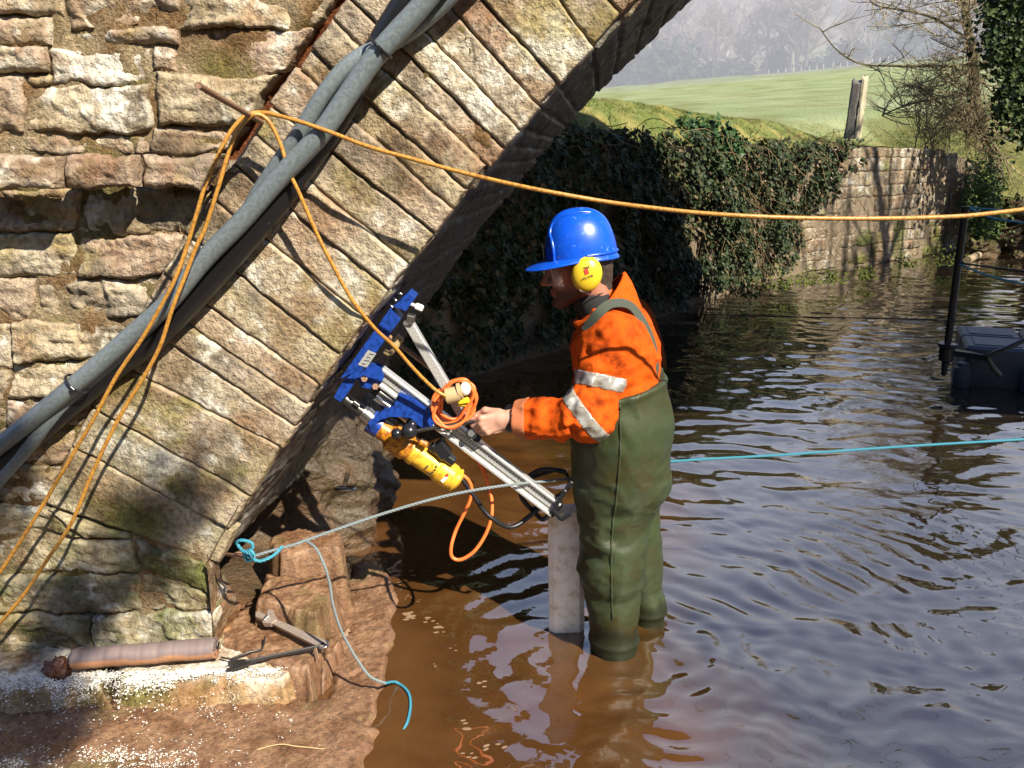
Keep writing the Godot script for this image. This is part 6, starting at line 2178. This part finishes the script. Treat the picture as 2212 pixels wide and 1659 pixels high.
	for k in 1100:
		var D := rng.randf_range(226, 335)
		var x := rng.randf_range(0.02, 0.72) * D
		if D < 246 and x > 58: continue
		wx.append(Transform3D(Basis(Vector3.UP, rng.randf() * TAU).scaled(Vector3.ONE * rng.randf_range(0.9, 1.5)), Vector3(x, field_h(x, -D) - 0.3, -D)))
		var g := rng.randf_range(0.75, 1.3)
		wc.append(Color(g, g * rng.randf_range(0.9, 1.0), g * rng.randf_range(0.85, 1.0)))
	var both := MB.new()
	var km: Array = tree_meshes(641, 11.0, 0.22, {"wild": 0.12, "lift": 0.07, "taper": 0.5, "split": 9, "levels": 3, "kids": [9, 6, 5], "bare": 0.3, "forward": 1.0, "short": 0.5, "thin": 0.6, "bark": Color(0.4, 0.34, 0.29), "rmin": 0.05})
	both = km[0]
	tag(scatter("hillside_wood", self, both.mesh(), M.far_bark, wx, wc), "hazy bare wood covering the hillside behind the field", "wood", "", "stuff")
	# trees on the near bank, beside and behind the viewer
	var nk := tree_meshes(41, 13.0, 0.2, {"wild": 0.08, "lift": 0.06, "taper": 0.35, "split": 2, "levels": 3, "kids": [20, 8, 6], "bare": 0.35, "forward": 0.8, "short": 0.3, "thin": 0.5, "bark": Color(0.12, 0.1, 0.07), "rmin": 0.008})
	var nm := [(nk[0] as MB).mesh(), (nk[1] as MB).mesh()]
	for q in [[13.6, -9.0, 1.0, "bare bank tree out to the right, the nearest to the river bend"], [15.2, -10.2, 1.1, "bare bank tree out to the right behind the pontoon"], [11.9, -7.2, 0.95, "bare bank tree to the right of the pontoon"], [17.0, -8.5, 1.2, "bare bank tree farthest out to the right"]]:
		var tr3 := thing("bank_side_tree", q[3], "tree", Vector3(q[0], 0.0 if q[1] < 0 else 0.8, q[1]), "trees on the near bank")
		tr3.scale = Vector3.ONE * float(q[2])
		tr3.rotation.y = rng.randf() * TAU
		for w in 2:
			var mi := MeshInstance3D.new()
			mi.mesh = nm[w]; mi.mesh.surface_set_material(0, M.far_bark); mi.name = ["trunk", "crown"][w]; tr3.add_child(mi)
	# a holly beside the viewer: its sprays throw the soft shade on the foot of the arch
	var toward := Vector3(sin(deg_to_rad(38.0)) * cos(deg_to_rad(42.0)), sin(deg_to_rad(42.0)), cos(deg_to_rad(38.0)) * cos(deg_to_rad(42.0)))
	var ho := thing("holly_tree", "dark holly leaning over the bank beside the viewer", "tree", Vector3(2.0, 0.6, 4.8))
	var xs2 := []; var cs2 := []
	var hb := MB.new()
	hb.col = Color(0.12, 0.1, 0.07)
	var crown := Vector3(1.8, 5.4, 4.4)
	hb.tube(curve(PackedVector3Array([ho.position, Vector3(2.1, 3, 4.7), crown, Vector3(1.5, 8.5, 4.3)]), 6), rad(0.09), 8)
	for q in [[335, 1125, 8.6, 0.13], [-40, 1060, 8.8, 0.16], [10, 1560, 8.0, 0.2], [40, 1650, 7.9, 0.16], [150, 1320, 8.5, 0.1]]:
		var c := onface(q[0], q[1]) + toward * float(q[2])
		hb.tube(curve(PackedVector3Array([crown, crown.lerp(c, 0.6) + Vector3(0, -0.2, 0), c]), 5), rad(0.018), 5)
		for k in 260:
			var v := Vector3(rng.randfn(), rng.randfn(), rng.randfn()) * float(q[3]) * 0.62
			xs2.append(Transform3D(rand_basis(Vector3.UP, 0.8).scaled(Vector3.ONE * rng.randf_range(0.7, 1.3)), c + v - ho.position))
			cs2.append(green(Color(0.02, 0.045, 0.012), Color(0.05, 0.08, 0.02)))
	part(ho, "trunk", hb, M.bark)
	tag(scatter("leaves", ho, leaf_mesh(0.05, 0.08), M.leaf, xs2, cs2), "", "", "", "stuff")
	# unseen evergreens behind the bridge, added to darken what the water mirrors
	rng.seed = 1201
	var em := MB.new()
	for k in 5200:
		var h := pow(rng.randf(), 0.75)
		var a := rng.randf() * TAU
		var rr := (1.0 - h * 0.82) * 2.3 * sqrt(rng.randf_range(0.15, 1.0))
		var v := Vector3(cos(a) * rr, 0.7 + h * 10.8 - rr * 0.25, sin(a) * rr)
		var g := rng.randf_range(0.5, 1.2)
		em.col = Color(0.03 * g, 0.055 * g, 0.025 * g)
		var bs := rand_basis((Vector3(cos(a), 0.5, sin(a))).normalized(), 0.5)
		var sz := rng.randf_range(0.1, 0.22)
		em.quad(v - bs.x * sz - bs.z * sz, v + bs.x * sz - bs.z * sz, v + bs.x * sz + bs.z * sz, v - bs.x * sz + bs.z * sz)
	var emesh := em.mesh()
	var et := MB.new()
	et.col = Color(0.12, 0.09, 0.06)
	et.tube(PackedVector3Array([Vector3(0, -0.5, 0), Vector3(0, 5, 0), Vector3(0, 11, 0)]), PackedFloat32Array([0.25, 0.16, 0.03]), 8)
	var etm := et.mesh()
	for q in [[-2.3, -19.5, 1.35, "unseen evergreen set back behind the others, added to darken the reflection"], [-1.7, -14.4, 1.0, "unseen evergreen nearest to the river behind the arch, added to darken the reflection"], [-3.6, -13.0, 1.1, "unseen evergreen second from the river behind the arch, added to darken the reflection"], [-6.6, -12.6, 1.05, "unseen evergreen third from the river behind the arch, added to darken the reflection"], [-9.8, -12.0, 1.15, "unseen evergreen farthest left behind the bridge, added to darken the reflection"]]:
		var e := thing("added_evergreen", q[3], "tree", Vector3(q[0], 2.2, q[1]), "unseen evergreens added behind the bridge")
		e.scale = Vector3(1, 1, 1) * float(q[2])
		e.rotation.y = rng.randf() * TAU
		for w in 2:
			var mi := MeshInstance3D.new()
			mi.mesh = [etm, emesh][w]; mi.mesh.surface_set_material(0, [M.far_bark, M.dull_leaf][w]); mi.name = ["trunk", "crown"][w]; e.add_child(mi)


func _ready() -> void:
	# camera
	var cam := Camera3D.new()
	cam.name = "camera"
	cam.fov = rad_to_deg(2.0 * atan(829.5 / FOC))
	cam.near = 0.05
	cam.far = 1500.0
	cam.position = Vector3(0, CAM_H, 0)
	cam.rotation = Vector3(-PITCH, 0, 0)
	add_child(cam)
	cam.current = true
	# sky, sun, exposure
	var env := Environment.new()
	env.background_mode = Environment.BG_SKY
	var sky := Sky.new()
	var sm := ProceduralSkyMaterial.new()
	sm.sky_top_color = lin(0.1, 0.2, 0.58)
	sm.sky_horizon_color = lin(0.5, 0.68, 1.04)
	sm.sky_curve = 1.0
	sm.ground_bottom_color = lin(0.05, 0.045, 0.03)
	sm.ground_horizon_color = lin(0.3, 0.3, 0.28)
	sm.sun_angle_max = 20.0
	sky.sky_material = sm
	env.sky = sky
	env.background_energy_multiplier = 0.56
	env.tonemap_mode = Environment.TONE_MAPPER_LINEAR
	env.tonemap_exposure = 2.35
	env.sdfgi_enabled = true
	env.ssao_enabled = true
	env.ssil_enabled = true
	env.volumetric_fog_enabled = true
	env.volumetric_fog_density = 0.0
	var we := WorldEnvironment.new()
	we.name = "environment"
	we.environment = env
	add_child(we)
	# the haze that hangs over the far side of the valley
	var haze := FogVolume.new()
	haze.name = "valley_haze"
	haze.size = Vector3(420, 84, 300)
	haze.position = Vector3(130, 34, -212)
	var fm := FogMaterial.new()
	fm.density = 0.0058
	fm.albedo = lin(0.97, 0.97, 1.0)
	haze.material = fm
	add_child(haze)
	tag(haze, "pale blue haze hanging over the far field and the wooded hill", "haze", "", "stuff")
	var sun := DirectionalLight3D.new()
	sun.name = "sun"
	sun.light_energy = 1.6
	sun.light_color = lin(1.0, 0.93, 0.8)
	sun.light_angular_distance = 0.5
	sun.shadow_enabled = true
	add_child(sun)
	var az := deg_to_rad(38.0)
	var elv := deg_to_rad(42.0)
	sun.look_at_from_position(Vector3.ZERO, -Vector3(sin(az) * cos(elv), sin(elv), cos(az) * cos(elv)))

	rng.seed = 20
	for n in [[n1, 3, 1.0, 3], [n2, 4, 1.0, 4], [n3, 5, 1.0, 3]]:
		n[0].seed = n[1]
		n[0].noise_type = FastNoiseLite.TYPE_SIMPLEX_SMOOTH
		n[0].frequency = 0.6
		n[0].fractal_octaves = n[3]
	make_materials()
	var t := Time.get_ticks_msec()
	build_bridge()
	build_footing()
	build_land()
	build_water()
	build_far_wall()
	print("structure ", Time.get_ticks_msec() - t)
	build_trees()
	rng.seed = 31
	build_ivy()
	print("plants ", Time.get_ticks_msec() - t)
	rng.seed = 32
	build_person()
	print("person ", Time.get_ticks_msec() - t)
	build_rig()
	build_lines()
	build_tools()
	build_pontoon()
	print("all ", Time.get_ticks_msec() - t)
